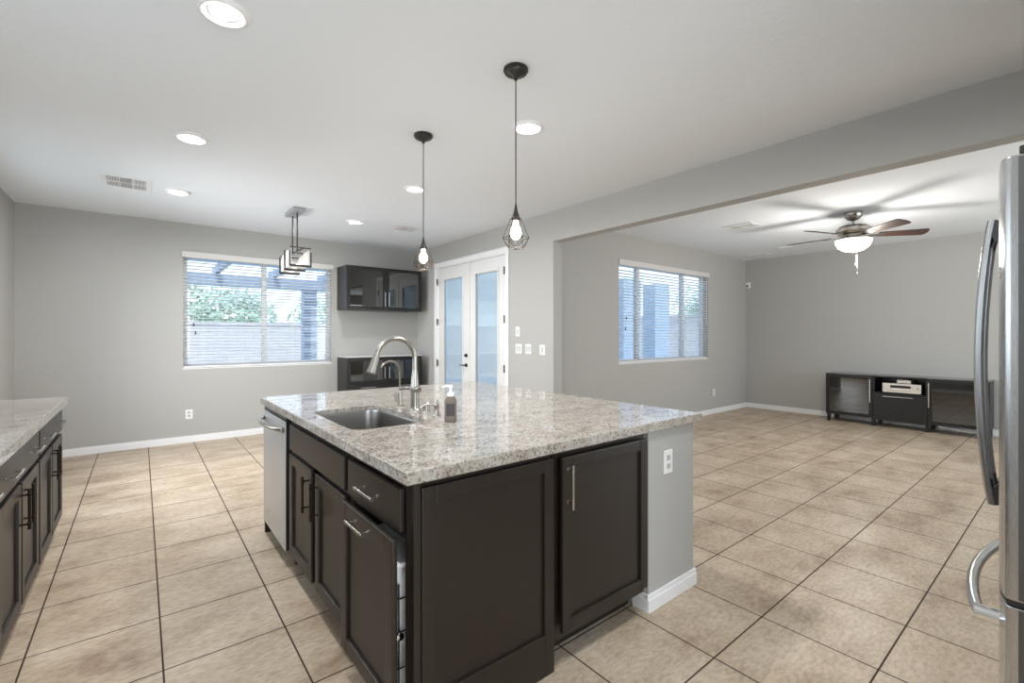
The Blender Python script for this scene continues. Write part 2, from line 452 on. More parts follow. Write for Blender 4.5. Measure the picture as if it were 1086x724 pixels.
for nm, W in (('added_window_3', (-0.9, 1.2, 0.45, 2.45)), ('added_window_4', (4.6, 8.2, 0.45, 2.45))):  # rear windows added out of view to let fill light in
    a, b, c, d = W; r = sempty(nm, ((a + b) / 2, YR - .1, c)); mb = MB()
    mb.box(a, a + .05, YR - .14, YR - .08, c, d); mb.box(b - .05, b, YR - .14, YR - .08, c, d); mb.box(a, b, YR - .14, YR - .08, c, c + .05); mb.box(a, b, YR - .14, YR - .08, d - .05, d)
    mb.build('window_frame', M_vinyl, r)
    MB().box(a + .05, b - .05, YR - .113, YR - .108, c + .05, d - .05).build('pane', M_glass, r)

r = sempty('added_window_6', (XL - .1, 1.75, 1.08)); mb = MB()  # unseen window, added to light faces turned left
mb.box(XL - .14, XL - .08, .60, .65, 1.08, 2.15); mb.box(XL - .14, XL - .08, 2.85, 2.90, 1.08, 2.15); mb.box(XL - .14, XL - .08, .65, 2.85, 1.08, 1.13); mb.box(XL - .14, XL - .08, .65, 2.85, 2.10, 2.15)
mb.build('window_frame', M_vinyl, r); MB().box(XL - .113, XL - .108, .65, 2.85, 1.13, 2.10).build('pane', M_glass, r)
r = sempty('added_window_5', (XL - .1, 5.3, .93)); mb = MB()  # unseen window, added for side light and sheen on the island fronts
mb.box(XL - .14, XL - .08, 4.5, 4.55, .93, 2.35); mb.box(XL - .14, XL - .08, 6.05, 6.1, .93, 2.35); mb.box(XL - .14, XL - .08, 4.55, 6.05, .93, .98); mb.box(XL - .14, XL - .08, 4.55, 6.05, 2.30, 2.35)
mb.build('window_frame', M_vinyl, r); MB().box(XL - .113, XL - .108, 4.55, 6.05, .98, 2.30).build('pane', M_glass, r)

def blind(W, y, label, cords, tassels, wand=None):
    a, b, c, d = W
    r = thing('window_blind', ((a + b) / 2, y + .02, c + .005), label, 'window blind')
    MB().box(a - .012, b + .018, y - .022, y - .012, d - .05, d + .024, .003).box(a - .012, a - .002, y - .02, y - .0005, d - .05, d + .024).box(b + .008, b + .018, y - .02, y - .0005, d - .05, d + .024).build('valance', M_vinyl, r)  # greyer than the slats: the valance's weaker light is put into its colour
    MB().box(a + .006, b - .006, y + .004, y + .05, d - .045, d - .002).build('head_rail', M_slat, r)
    sl = MB(); n = int((d - .06 - c - .03) / 0.0415); z = c + .045
    for k in range(n):
        zz = z + k * 0.0415
        sl.hull([(a + .008, y + .002, zz + .004), (b - .008, y + .002, zz + .004), (b - .008, y + .050, zz - .004), (a + .008, y + .050, zz - .004)],
                [(a + .008, y + .002, zz + .007), (b - .008, y + .002, zz + .007), (b - .008, y + .050, zz - .001), (a + .008, y + .050, zz - .001)])
    sl.build('slats', M_slat, r, smooth=False)
    MB().box(a + .006, b - .006, y + .002, y + .05, c + .004, c + .024, .003).build('bottom_rail', M_slat, r)
    for x in cords:
        MB().tube([(x, y + .001, c + .02), (x, y + .001, d - .04)], .0011, 5).build('ladder_cord', M_slat, r)
    for x, zt in tassels:
        t = MB().tube([(x, y - .006, zt), (x, y - .006, d - .045)], .0009, 5).build('pull_cord', M_slat, r)
        MB().lathe(x, y - .006, [(.003, zt + .012), (.0085, zt - .022), (.0095, zt - .03), (.004, zt - .034)], 10).build('tassel', M_bronze, t)
    if wand:
        MB().tube([(wand, y - .008, d - .06), (wand, y - .008, d - .85)], .0035, 6).build('tilt_wand', M_slat, r)
    return r
blind(W1, YB, 'wide white slatted blind over the kitchen window beside the dark wall cabinet', [0.62, 0.98, 1.32, 1.68, 2.05], [(0.52, 1.49), (0.54, 1.39)])
blind(W2, YF, 'white slatted blind over the three-pane living room window', [5.35, 5.66, 6.3, 6.87, 7.3], [(5.28, 1.60), (5.26, 1.45)], 7.44)

# ------------------------------------------------------------------ french doors
r = sempty('door_1', (XD + .05, (D0 + D1) / 2, 0))
mb = MB()
cw = .06; ZT = DZ + .045
for (y0, y1) in ((D0 - .055, D0 + .012), (D1 - .012, D1 + .075)):
    mb.box(XD - .018, XD, y0, y1, 0, ZT, .004)
mb.box(XD - .018, XD, D0 + .012, D1 - .012, DZ - .01, ZT, .004)
mb.box(XD - .026, XD, D0 - .06, D1 + .08, ZT, ZT + .012, .003)
mb.box(XD, XD2, D0, D0 + .03, 0, DZ, .002); mb.box(XD, XD2, D1 - .03, D1, 0, DZ, .002); mb.box(XD, XD2, D0 + .03, D1 - .03, DZ - .025, DZ, .002)
mb.box(XD + .07, XD2, D0 + .03, D1 - .03, 0, .018)
mb.build('casing', M_trim, r)
ymid = 5.505
for (a, b, act) in ((ymid + .004, D1 - .034, True), (D0 + .034, ymid - .002, False)):
    lf = MB(); X0, X1 = XD + .012, XD + .055
    g0, g1 = a + .16, b - .16; z0, z1 = .26, 2.20
    lf.box(X0, X1, a, g0, .02, DZ - .03, .002); lf.box(X0, X1, g1, b, .02, DZ - .03, .002)
    lf.box(X0, X1, g0 - .001, g1 + .001, .02, z0, .002); lf.box(X0, X1, g0 - .001, g1 + .001, z1, DZ - .03, .002)
    lf = lf.build('door_leaf', M_door, r)
    m = MB(); t = .028
    for q in ((g0 - t + .008, g0 + .008, z0 - t, z1 + t), (g1 - .008, g1 + t - .008, z0 - t, z1 + t), (g0, g1, z0 - t, z0 + .008), (g0, g1, z1 - .008, z1 + t)):
        m.box(X0 - .012, X0 + .002, q[0], q[1], q[2], q[3], .004)
    m.build('glazing_bead', M_door, lf)
    MB().box(X0 + .014, X0 + .017, g0, g1, z0, z1).build('pane', M_glass, lf)
    sl = MB(); zz = z0 + .01
    while zz < z1 - .012:
        sl.hull([(X0 + .021, g0 + .006, zz), (X0 + .022, g0 + .006, zz + .0008), (X0 + .033, g0 + .006, zz - .0095), (X0 + .032, g0 + .006, zz - .0103)],
                [(X0 + .021, g1 - .006, zz), (X0 + .022, g1 - .006, zz + .0008), (X0 + .033, g1 - .006, zz - .0095), (X0 + .032, g1 - .006, zz - .0103)])
        zz += .0135
    sl.box(X0 + .02, X0 + .034, g0 + .003, g1 - .003, z1 - .022, z1 - .002)
    sl.build('inner_blind', M_slat, lf, smooth=False)
    hy = D1 - .026 if act else D0 + .026
    for z in (.25, .915, 1.55, 2.17):
        if act or True:
            MB().tube([(XD - .02, hy, z - .05), (XD - .02, hy, z + .05)], .009, 8).box(XD - .022, XD - .016, hy - .012, hy + .012, z - .048, z + .048).build('hinge', M_bronze, lf)
    if act:
        hx, hy, hz = X0, ymid + .072, .915
        h = MB().lathe((hy, hz), 0, [(.0, hx - .012), (.026, hx - .010), (.028, hx - .001)], 18, 'x')
        h.tube([(hx, hy, hz), (hx - .05, hy, hz)], .009, 10)
        h.tube([(hx - .048, hy, hz), (hx - .052, hy + .03, hz + .002), (hx - .05, hy + .075, hz), (hx - .047, hy + .11, hz - .003)], [.009, .009, .007, .006], 10)
        h.build('lever_handle', M_bronze, lf)
        MB().lathe((hy, 1.055), 0, [(.0, hx - .022), (.022, hx - .016), (.028, hx - .001)], 18, 'x').box(hx - .04, hx - .02, hy - .004, hy + .004, 1.04, 1.07, .002).build('deadbolt', M_bronze, lf)
    else:
        MB().box(XD - .002, X0 + .003, ymid - .024, ymid + .012, .02, DZ - .03, .003).build('astragal', M_door, lf)

# ------------------------------------------------------------------ island
T = 0.918; TB = 0.873
SX0, SX1, SY0, SY1 = 0.639, 2.385, 1.316, 3.56
mb = MB(); mb.box(1.92, 2.327, 1.336, 3.50, 0, TB - .001); mb.box(1.32, 1.92, 2.02, 3.50, 0, TB - .001)
struct('wall_island', mb, M_wall, 'grey painted pony wall carrying the island worktop')
bb('baseboard_island', [(1.905, 2.342, 1.323, 1.336, 0, -1), (1.906, 1.92, 1.336, 1.42, -1, 0), (2.327, 2.341, 1.336, 3.50, 1, 0)], 0.085)

def rrect(x0, x1, y0, y1, r, n=8):
    out = []
    for cx, cy, a0 in ((x1 - r, y1 - r, 0), (x0 + r, y1 - r, 90), (x0 + r, y0 + r, 180), (x1 - r, y0 + r, 270)):
        for k in range(n + 1):
            a = R(a0 + 90 * k / n); out.append((cx + r * math.cos(a), cy + r * math.sin(a)))
    return out
KX0, KX1, KY0, KY1, KR = 0.735, 1.115, 2.03, 2.70, 0.075
def slab_with_hole():
    mb = MB(); bm = mb.bm
    inner = rrect(KX0, KX1, KY0, KY1, KR, 8); n = len(inner)
    cx, cy = (KX0 + KX1) / 2, (KY0 + KY1) / 2
    def outer(px, py):      # radial projection on the slab rectangle
        dx, dy = px - cx, py - cy; t = 1e9
        if dx > 1e-9: t = min(t, (SX1 - cx) / dx)
        if dx < -1e-9: t = min(t, (SX0 - cx) / dx)
        if dy > 1e-9: t = min(t, (SY1 - cy) / dy)
        if dy < -1e-9: t = min(t, (SY0 - cy) / dy)
        return (cx + dx * t, cy + dy * t)
    ang = [(math.atan2(p[1] - cy, p[0] - cx), p) for p in inner]
    # add points aimed at the four slab corners
    loop = [(a, p, outer(*p)) for a, p in ang]
    for X, Y in ((SX0, SY0), (SX1, SY0), (SX1, SY1), (SX0, SY1)):
        a = math.atan2(Y - cy, X - cx); dx, dy = X - cx, Y - cy
        best = None
        for i in range(n):
            p, q = Vector(inner[i]), Vector(inner[(i + 1) % n]); e = q - p
            den = dx * e.y - dy * e.x
            if abs(den) < 1e-12: continue
            t = ((p.x - cx) * e.y - (p.y - cy) * e.x) / den; u = ((p.x - cx) * dy - (p.y - cy) * dx) / den
            if t > 0 and -1e-6 <= u <= 1 + 1e-6: best = (cx + dx * t, cy + dy * t)
        loop.append((a, best, (X, Y)))
    loop.sort(key=lambda v: v[0]); N_ = len(loop)
    b = .004
    def inset(o):
        x = min(max(o[0], SX0 + b), SX1 - b); y = min(max(o[1], SY0 + b), SY1 - b); return (x, y)
    rows = []
    it = [bm.verts.new((p[0], p[1], T)) for _, p, o in loop]
    ot = [bm.verts.new((*inset(o), T)) for _, p, o in loop]
    o1 = [bm.verts.new((*o, T - b)) for _, p, o in loop]
    o2 = [bm.verts.new((*o, TB + b)) for _, p, o in loop]
    ob = [bm.verts.new((*inset(o), TB)) for _, p, o in loop]
    grow = lambda p: (cx + (p[0] - cx) * 1.16, cy + (p[1] - cy) * 1.09)
    ib = [bm.verts.new((*grow(p), TB)) for _, p, o in loop]
    ib2 = [bm.verts.new((*grow(p), T - .022)) for _, p, o in loop]
    ib3 = [bm.verts.new((p[0], p[1], T - .022)) for _, p, o in loop]
    rings = [it, ot, o1, o2, ob, ib, ib2, ib3, it]
    for A, B in zip(rings, rings[1:]):
        for k in range(N_):
            q = (k + 1) % N_
            try: bm.faces.new((A[k], A[q], B[q], B[k]))
            except ValueError: pass
    bmesh.ops.remove_doubles(bm, verts=bm.verts, dist=1e-5)
    return mb
tag(slab_with_hole().build('island_countertop', M_gran, loc=(1.5, 2.4, TB)), 'large speckled cream granite worktop on the island, with the sink cut into it', 'countertop')

# sink
sk = thing('kitchen_sink', ((KX0 + KX1) / 2, (KY0 + KY1) / 2, 0.66), 'undermount stainless steel sink bowl set in the island worktop', 'sink')
mb = MB(); bm = mb.bm
levels = [(0.016, T - .0225, KR), (0.003, T - .0225, KR), (-0.001, T - .035, KR), (-0.010, 0.70, KR), (-0.03, 0.672, KR), (-0.06, 0.664, KR - .02)]
rings = []
for e, z, rr in levels:
    pts = rrect(KX0 - e, KX1 + e, KY0 - e, KY1 + e, rr, 8); rings.append([bm.verts.new((x, y, z)) for x, y in pts])
for A, B in zip(rings, rings[1:]):
    for k in range(len(A)): bm.faces.new((A[k], A[(k + 1) % len(A)], B[(k + 1) % len(A)], B[k]))
bm.faces.new(rings[-1])
mb.build('bowl', M_sink, sk)
MB().lathe(0.95, 2.36, [(.0, .6655), (.03, .6652), (.042, .669), (.047, .6645)], 24).build('drain', M_chrome, sk)

# --- trash cabinet (corner, nearest)
fl = F((0.672, 0, 0), (0, 1, 0), (-1, 0, 0))     # island faces looking left: a = world Y
ff = F((0, 1.350, 0), (1, 0, 0), (0, -1, 0))     # island faces looking front: a = world X
tr = thing('trash_pullout_cabinet', (0.97, 1.62, 0), 'nearest espresso island cabinet with one drawer above a slightly open pull-out door', 'cabinet')
mb = MB()
mb.box(.674, 1.285, 1.352, 1.370, .10, TB - .002); mb.box(.674, 1.285, 1.885, 1.899, .10, TB - .002)
mb.box(.69, 1.285, 1.370, 1.885, .10, .118); mb.box(1.27, 1.285, 1.370, 1.885, .118, TB - .002)
mb.box(.672, .69, 1.370, 1.392, .10, TB - .002); mb.box(.672, .69, 1.866, 1.885, .10, TB - .002)
mb.box(.672, .69, 1.392, 1.866, .845, TB - .002); mb.box(.672, .69, 1.392, 1.866, .675, .715); mb.box(.672, .69, 1.392, 1.866, .10, .13)
mb.box(.69, 1.27, 1.370, 1.885, .69, .705)
mb.box(.74, 1.285, 1.352, 1.899, 0, .0995)
mb.build('carcass', M_esp, tr)
dr = fl.box(MB(), 1.392, 1.872, .702, .842, .001, .021, .004).build('drawer', M_esp, tr)
pull(fl, 1.632, .772, .021, .165, False).build('handle', M_nick, dr)
pd = shaker(fl, 1.376, 1.856, .113, .690, .034, .020).build('door', M_esp, tr)
pull(fl, 1.632, .655, .054, .165, False).build('handle', M_nick, pd)
for y0 in (1.408, 1.805): MB().box(.639, 1.1, y0, y0 + .01, .132, .147).build('slide_rail', M_chrome, pd)
ep = shaker(ff, .700, 1.285, .0, .852, .0, .020, .052, .165).build('end_panel', M_esp, tr)
MB().box(.674, .699, 1.336, 1.350, 0, TB - .002, .001).build('corner_post', M_esp, tr)
bn = thing('trash_bin', (.87, 1.61, .152), 'white plastic bin in a wire frame just visible behind the open pull-out door', 'bin')
mb = MB(); mb.hull([(.675, 1.455, .153), (1.06, 1.455, .153), (1.06, 1.77, .153), (.675, 1.77, .153)], [(.663, 1.435, .57), (1.075, 1.435, .57), (1.075, 1.785, .57), (.663, 1.785, .57)])
mb.box(.655, 1.083, 1.428, 1.792, .565, .580, .004)
mb.build('bin_body', M_white, bn)
mb = MB()
for z in (.24, .36, .47): mb.tube([(.660, 1.424, z), (1.08, 1.424, z), (1.08, 1.796, z), (.660, 1.796, z)], .003, 6, closed=True)
for x in (.664, .80, .95): mb.tube([(x, 1.424, .153), (x, 1.424, .52)], .003, 6)
mb.lathe((.668, .345), 0, [(.004, 1.418), (.013, 1.420), (.013, 1.423), (.004, 1.425)], 12, 'y')
mb.build('wire_frame', M_chrome, bn)

# --- sink cabinet
skc = thing('sink_cabinet', (0.97, 2.375, 0), 'espresso sink cabinet between dishwasher and trash pull-out, false drawer over two doors', 'cabinet')
mb = MB()
mb.box(.674, 1.286, 1.901, 1.917, .10, TB - .002); mb.box(.674, 1.286, 2.842, 2.857, .10, TB - .002); mb.box(.69, 1.286, 1.917, 2.842, .10, .118); mb.box(1.272, 1.286, 1.917, 2.842, .118, TB - .002)
mb.box(.672, .69, 1.917, 1.955, .10, TB - .002); mb.box(.672, .69, 2.805, 2.842, .10, TB - .002); mb.box(.672, .69, 2.32, 2.39, .13, .69)
mb.box(.672, .69, 1.955, 2.805, .835, TB - .002); mb.box(.672, .69, 1.955, 2.805, .66, .715); mb.box(.672, .69, 1.955, 2.805, .10, .13)
mb.box(.74, 1.286, 1.901, 2.857, 0, .0995)
mb.build('carcass', M_esp, skc)
fl.box(MB(), 1.912, 2.812, .702, .842, .001, .021, .004).build('false_drawer_front', M_esp, skc)
d1 = shaker(fl, 2.388, 2.816, .122, .678, .001, .020).build('door', M_esp, skc)
pull(fl, 2.425, .555, .021, .175).build('handle', M_bronze, d1)
d2 = shaker(fl, 1.912, 2.325, .122, .678, .001, .020).build('door', M_esp, skc)
pull(fl, 2.288, .555, .021, .175).build('handle', M_bronze, d2)

# --- dishwasher
dw = thing('dishwasher', (0.95, 3.185, 0), 'stainless steel dishwasher with bowed bar handle at the far end of the island', 'dishwasher')
MB().box(.672, 1.25, 2.875, 3.495, .10, .868).build('tub', M_dark, dw)
mb = MB(); fl.box(mb, 2.885, 3.485, .10, .845, .020, .026, .002); mb.build('door', M_dwst, dw)
mb = MB(); fl.box(mb, 2.887, 3.483, .102, .844, .001, .0198); mb.build('door_core', M_blkpl, dw)
mb = MB(); fl.box(mb, 2.885, 3.485, .8465, .866, .001, .020, .002); mb.build('control_strip', M_blkpl, dw)
pts = []
for k in range(13):
    t = k / 12; y = 2.915 + .54 * t; c = .03 + .055 * math.sin(math.pi * t) ** .6
    pts.append(fl.p(y, .795, c))
mb = MB(); mb.tube(pts, .0115, 12); fl.box(mb, 2.905, 2.93, .78, .81, .027, .045, .004); fl.box(mb, 3.44, 3.465, .78, .81, .027, .045, .004)
mb.build('handle', M_nick, dw)
MB().lathe((3.38, .19), 0, [(.012, .6435), (.012, .6425), (.0, .6425)], 14, 'x').build('badge', M_chrome, dw)
for y in (2.91, 3.46): MB().tube([(.72, y, 0), (.72, y, .10)], .016, 10).build('foot', M_blkpl, dw)

MB().box(.66, 1.30, 3.505, 3.53, 0, TB - .002, .002).build('x', M_esp)   # end panel, tagged below
o = bpy.data.objects['x']; o.name = 'island_end_panel'; tag(o, 'thin espresso end panel standing beyond the dishwasher under the worktop', 'panel')

# --- front cabinet with the door
fc = thing('base_cabinet', (1.6, 1.62, 0), 'espresso island cabinet with a single front door beside the grey pony wall', 'cabinet')
mb = MB()
mb.box(1.290, 1.306, 1.352, 1.98, .10, TB - .002); mb.box(1.896, 1.912, 1.44, 1.98, .10, TB - .002); mb.box(1.306, 1.896, 1.37, 1.98, .10, .118); mb.box(1.306, 1.896, 1.965, 1.98, .118, TB - .002)
mb.box(1.290, 1.335, 1.350, 1.37, .10, TB - .002); mb.box(1.865, 1.900, 1.350, 1.37, .10, TB - .002); mb.box(1.335, 1.865, 1.350, 1.37, .835, TB - .002); mb.box(1.335, 1.865, 1.350, 1.37, .10, .15)
mb.box(1.290, 1.900, 1.440, 1.98, 0, .0995)
mb.build('carcass', M_esp, fc)
dd = shaker(ff, 1.316, 1.885, .142, .850, .016, .020, .053).build('door', M_esp, fc)
pull(ff, 1.343, .735, .036, .175).build('handle', M_nick, dd)
for z in (.25, .74): MB().box(1.862, 1.885, 1.333, 1.3505, z, z + .04).build('hinge', M_alu, dd)

# ------------------------------------------------------------------ things on the island
fx, fy = 1.202, 2.371
fa = thing('kitchen_faucet', (fx, fy, T), 'tall brushed nickel gooseneck faucet with pull-down spray head behind the sink', 'faucet')
MB().lathe(fx, fy, [(.033, T), (.033, T + .006), (.026, T + .012), (.0245, T + .03), (.0245, T + .105), (.027, T + .11), (.027, T + .135), (.023, T + .15), (.0185, T + .20), (.0155, T + .215), (.0145, T + .23)], 24).build('body', M_nick, fa)
pts = [(fx, fy, T + .22), (fx, fy, 1.20)]
Rr = .113
for k in range(0, 17):
    a = math.pi * k / 16 * 0.93; pts.append((fx - Rr + Rr * math.cos(a), fy, 1.21 + Rr * math.sin(a)))
MB().tube(pts, .0135, 14).build('neck', M_nick, fa)
e = Vector(pts[-1]); dr_ = (Vector(pts[-1]) - Vector(pts[-2])).normalized()
MB().tube([e - dr_ * .01, e + dr_ * .012, e + dr_ * .016, e + dr_ * .06, e + dr_ * .095, e + dr_ * .10], [.016, .0165, .0185, .021, .0255, .022], 18).build('spray_head', M_nick, fa)
mb = MB(); mb.tube([(fx, fy + .035, T + .122), (fx, fy - .045, T + .122)], [.019, .019], 16); mb.tube([(fx, fy - .044, T + .122), (fx, fy - .05, T + .122)], [.019, .012], 16)
mb.tube([(fx, fy + .03, T + .122), (fx - .01, fy + .05, T + .121), (fx - .03, fy + .10, T + .118), (fx - .033, fy + .108, T + .118)], [.012, .0075, .0085, .010], 12)
mb.build('lever', M_nick, fa)

gx, gy = 1.196, 2.551
ft = thing('filter_tap', (gx, gy, T), 'small slim gooseneck filtered-water tap left of the tall faucet', 'tap')
MB().lathe(gx, gy, [(.023, T), (.023, T + .006), (.014, T + .012), (.0125, T + .085), (.009, T + .095), (.006, T + .10)], 18).build('body', M_nick, ft)
pts = [(gx, gy, T + .09), (gx, gy, 1.12)]
for k in range(0, 15):
    a = math.pi * k / 14 * 0.86; pts.append((gx - .06 + .06 * math.cos(a), gy, 1.13 + .06 * math.sin(a)))
MB().tube(pts, .006, 10).build('spout', M_nick, ft)
MB().tube([(gx, gy, T + .045), (gx - .02, gy + .012, T + .045)], .004, 8).tube([(gx - .02, gy + .012, T + .03), (gx - .022, gy + .013, T + .085)], [.004, .006], 8).build('lever', M_nick, ft)

tag(MB().lathe(1.222, 2.275, [(.021, T), (.021, T + .004), (.019, T + .008), (.019, T + .045), (.017, T + .052), (0, T + .054)], 20).build('air_gap_cap', M_nick, loc=(1.222, 2.275, T)), 'short brushed nickel cylinder cap between faucet and soap pump', 'air gap cap')
px, py = 1.221, 2.16
sd = thing('soap_dispenser', (px, py, T), 'low brushed nickel built-in soap pump with curved spout right of the faucet', 'soap dispenser')
MB().lathe(px, py, [(.025, T), (.024, T + .004), (.017, T + .02), (.012, T + .03), (.014, T + .045), (.017, T + .055), (.015, T + .062), (0, T + .063)], 20).build('body', M_nick, sd)
MB().tube([(px, py, T + .052), (px - .03, py + .01, T + .062), (px - .06, py + .02, T + .06), (px - .085, py + .028, T + .045)], [.008, .0075, .0065, .0055], 10).build('spout', M_nick, sd)

bx_, by_ = 1.189, 1.964
bt = thing('soap_bottle', (bx_, by_, T), 'translucent taupe hand soap bottle with white pump on the island worktop', 'bottle')
MB().lathe(bx_, by_, [(.0, T + .001), (.027, T + .001), (.030, T + .006), (.030, T + .095), (.027, T + .11), (.017, T + .122), (.014, T + .126)], 24).build('bottle_body', M_soap, bt)
mb = MB()
for k in range(9):
    a0 = R(195 + k * 9); a1 = R(195 + (k + 1) * 9)
    q = lambda a, z: (bx_ + .0306 * math.cos(a), by_ + .0306 * math.sin(a), z)
    mb.quad(q(a0, T + .03), q(a1, T + .03), q(a1, T + .09), q(a0, T + .09))
M_lab = mat('dark_printed_label', (0.06, 0.05, 0.055), 0.5); mb.build('label', M_lab, bt)
mb = MB(); mb.lathe(bx_, by_, [(.017, T + .124), (.017, T + .14), (.008, T + .143), (.006, T + .165), (.012, T + .166), (.012, T + .178), (0, T + .18)], 18)
mb.tube([(bx_, by_, T + .172), (bx_ - .02, by_ + .012, T + .173), (bx_ - .035, by_ + .02, T + .166)], [.006, .0055, .004], 8)
mb.build('pump', M_white, bt)

# ------------------------------------------------------------------ outlets, switches, sensor
def plate(f, a, b, w, h, label, cat, kind, name, group=None):
    p = f.p(a, b - h / 2, 0)
    r = thing(name, p, label, cat, group)
    f.box(MB(), a - w / 2, a + w / 2, b - h / 2, b + h / 2, 0, .006, .002).build('cover_plate', M_white, r)
    if kind == 'outlet':
        for dz in (-.021, .021):
            s_ = f.box(MB(), a - .0165, a + .0165, b + dz - .014, b + dz + .014, .006, .009, .003).build('receptacle', M_rock, r)
            m = MB()
            for da in (-.006, .006): f.box(m, a + da - .0012, a + da + .0012, b + dz - .001, b + dz + .008, .009, .0094)
            f.box(m, a - .002, a + .002, b + dz - .009, b + dz - .005, .009, .0094)
            m.build('slots', M_dark, s_)
    else:
        n = kind
        for k in range(n):
            ac = a + (k - (n - 1) / 2) * .046
            f.box(MB(), ac - .0165, ac + .0165, b - .033, b + .033, .006, .0075, .001).build('rocker_frame', M_rock, r)
            m = MB(); q = [f.p(ac - .013, b - .028, .0075), f.p(ac + .013, b - .028, .0075), f.p(ac + .013, b + .028, .0075), f.p(ac - .013, b + .028, .0075)]
            q2 = [f.p(ac - .013, b - .028, .0085), f.p(ac + .013, b - .028, .0085), f.p(ac + .013, b + .028, .0125), f.p(ac - .013, b + .028, .0125)]
            m.hull(q, q2).build('rocker', M_rock, r)
    return r
fpony = F((0, 1.336, 0), (1, 0, 0), (0, -1, 0)); fback = F((0, YB, 0), (1, 0, 0), (0, -1, 0)); ffam = F((0, YF, 0), (1, 0, 0), (0, -1, 0)); fdiv = F((XD, 0, 0), (0, 1, 0), (-1, 0, 0))
plate(fpony, 2.083, .702, .075, .118, 'white duplex outlet on the grey end wall of the island', 'outlet', 'outlet', 'wall_outlet')
plate(fback, .472, .353, .075, .118, 'white duplex outlet low on the kitchen wall below the wide window', 'outlet', 'outlet', 'wall_outlet')
plate(ffam, 7.698, .36, .075, .118, 'white outlet low on the living room wall right of the three-pane window', 'outlet', 'outlet', 'wall_outlet')
plate(fdiv, 4.405, 1.389, .073, .118, 'white single light switch above the row of three switches', 'switch', 1, 'light_switch')
plate(fdiv, 4.385, 1.178, .118, .118, 'white double light switch nearest the french doors', 'switch', 2, 'light_switch')
plate(fdiv, 4.204, 1.178, .105, .118, 'white double light switch, middle of the row of three by the doors', 'switch', 2, 'light_switch')
plate(fdiv, 3.955, 1.174, .090, .118, 'white light switch nearest the wide opening to the living room', 'switch', 1, 'light_switch')
s_ = thing('motion_sensor', (XR - .02, 3.99, 2.23), 'small white motion sensor high in the living room corner', 'sensor')
MB().hull([(XR, 3.955, 2.225), (XR, 4.03, 2.225), (XR - .035, 4.02, 2.235), (XR - .035, 3.965, 2.235)], [(XR, 3.955, 2.335), (XR, 4.03, 2.335), (XR - .045, 4.02, 2.325), (XR - .045, 3.965, 2.325)]).build('housing', M_white, s_)
MB().box(XR - .052, XR - .036, 3.975, 4.01, 2.25, 2.28, .004).build('sensor_lens', M_blkpl, s_)

# ------------------------------------------------------------------ left run
LX = -.438
fr_ = F((LX, 0, 0), (0, 1, 0), (1, 0, 0))
tag(MB().box(XL, -.393, .72, 4.41, .868, T, .004).build('side_countertop', M_gran, loc=(-.72, 2.5, .868)), 'speckled cream granite worktop along the left wall', 'countertop')
def base_unit(y0, w, label):
    r = thing('base_cabinet', ((XL + LX) / 2, y0 + w / 2, 0), label, 'cabinet', 'base cabinets along the left wall')
    y1 = y0 + w; mb = MB()
    mb.box(XL + .005, LX - .001, y0 + .002, y1 - .002, .10, .866); mb.box(XL + .005, LX - .065, y0 + .002, y1 - .002, 0, .0995)
    mb.build('carcass', M_esp, r)
    d = fr_.box(MB(), y0 + .022, y1 - .022, .70, .842, .0, .020, .004).build('drawer', M_esp, r)
    for q in (.21, .79): pull(fr_, y0 + w * q, .772, .020, .165, False).build('handle', M_nick, d)
    for k in (0, 1):
        a0 = y0 + .022 if k == 0 else y0 + w / 2 + .014; a1 = y0 + w / 2 - .014 if k == 0 else y1 - .022
        dd = shaker(fr_, a0, a1, .118, .674, .0, .020).build('door', M_esp, r)
        pull(fr_, a1 - .036 if k == 0 else a0 + .036, .565, .020, .175).build('handle', M_bronze, dd)
    return r
u0 = base_unit(3.475, .925, 'dark base cabinet at the far end of the left worktop')
for k, lab in ((1, 'second dark base cabinet from the far end of the left worktop'), (2, 'third dark base cabinet of the left run, cut by the photo edge')):
    c = copy_tree(u0); c.location.y -= .927 * k; c['label'] = lab

# ------------------------------------------------------------------ refrigerator
FX0, FX1 = 1.64, 2.55; FZ = 1.775
fg = thing('refrigerator', ((FX0 + FX1) / 2, -.3, 0), 'stainless steel french door refrigerator at the right edge of the photo', 'refrigerator')
MB().box(FX0 + .004, FX1 - .004, -.72, .052, .03, 1.755, .004).build('cabinet_body', M_fside, fg)
MB().box(FX0 + .03, FX1 - .03, -.65, .0, 0, .03).build('base', M_blkpl, fg)
def bow(x): t = (x - FX0) / (FX1 - FX0); return .128 + .036 * math.sin(math.pi * max(0, min(1, t))) ** .75
def fdoor(x0, x1, z0, z1, name):
    poly = [(x0 + .003, .058), (x1 - .003, .058)]
    n = 14; fr = []
    for k in range(n + 1):
        x = x1 + (x0 - x1) * k / n; fr.append([x, bow(x)])
    fr[0][1] -= .012; fr[-1][1] -= .012
    fr.insert(1, [x1 - .004, bow(x1 - .004) - .003]); fr.insert(-1, [x0 + .004, bow(x0 + .004) - .003])
    poly += [tuple(p) for p in fr]
    return MB().prism(poly, z0, z1, .004).build(name, M_steel, fg)
xm = (FX0 + FX1) / 2
dl = fdoor(FX0, xm - .003, .70, FZ, 'door'); dR = fdoor(xm + .003, FX1, .70, FZ, 'door'); fz_ = fdoor(FX0, FX1, .06, .685, 'freezer_drawer')
MB().box(FX0 + .01, FX1 - .01, .053, .125, .686, .699).build('gasket', M_blkpl, fg)
for side in (FX0 - .0012, ):
    MB().box(side, FX0 + .0035, .0585, .1045, .705, FZ - .006).build('door_side_panel', M_fside, dl)
MB().box(FX0 - .0012, FX0 + .0035, .0585, .1045, .07, .68).build('drawer_side_panel', M_fside, fz_)
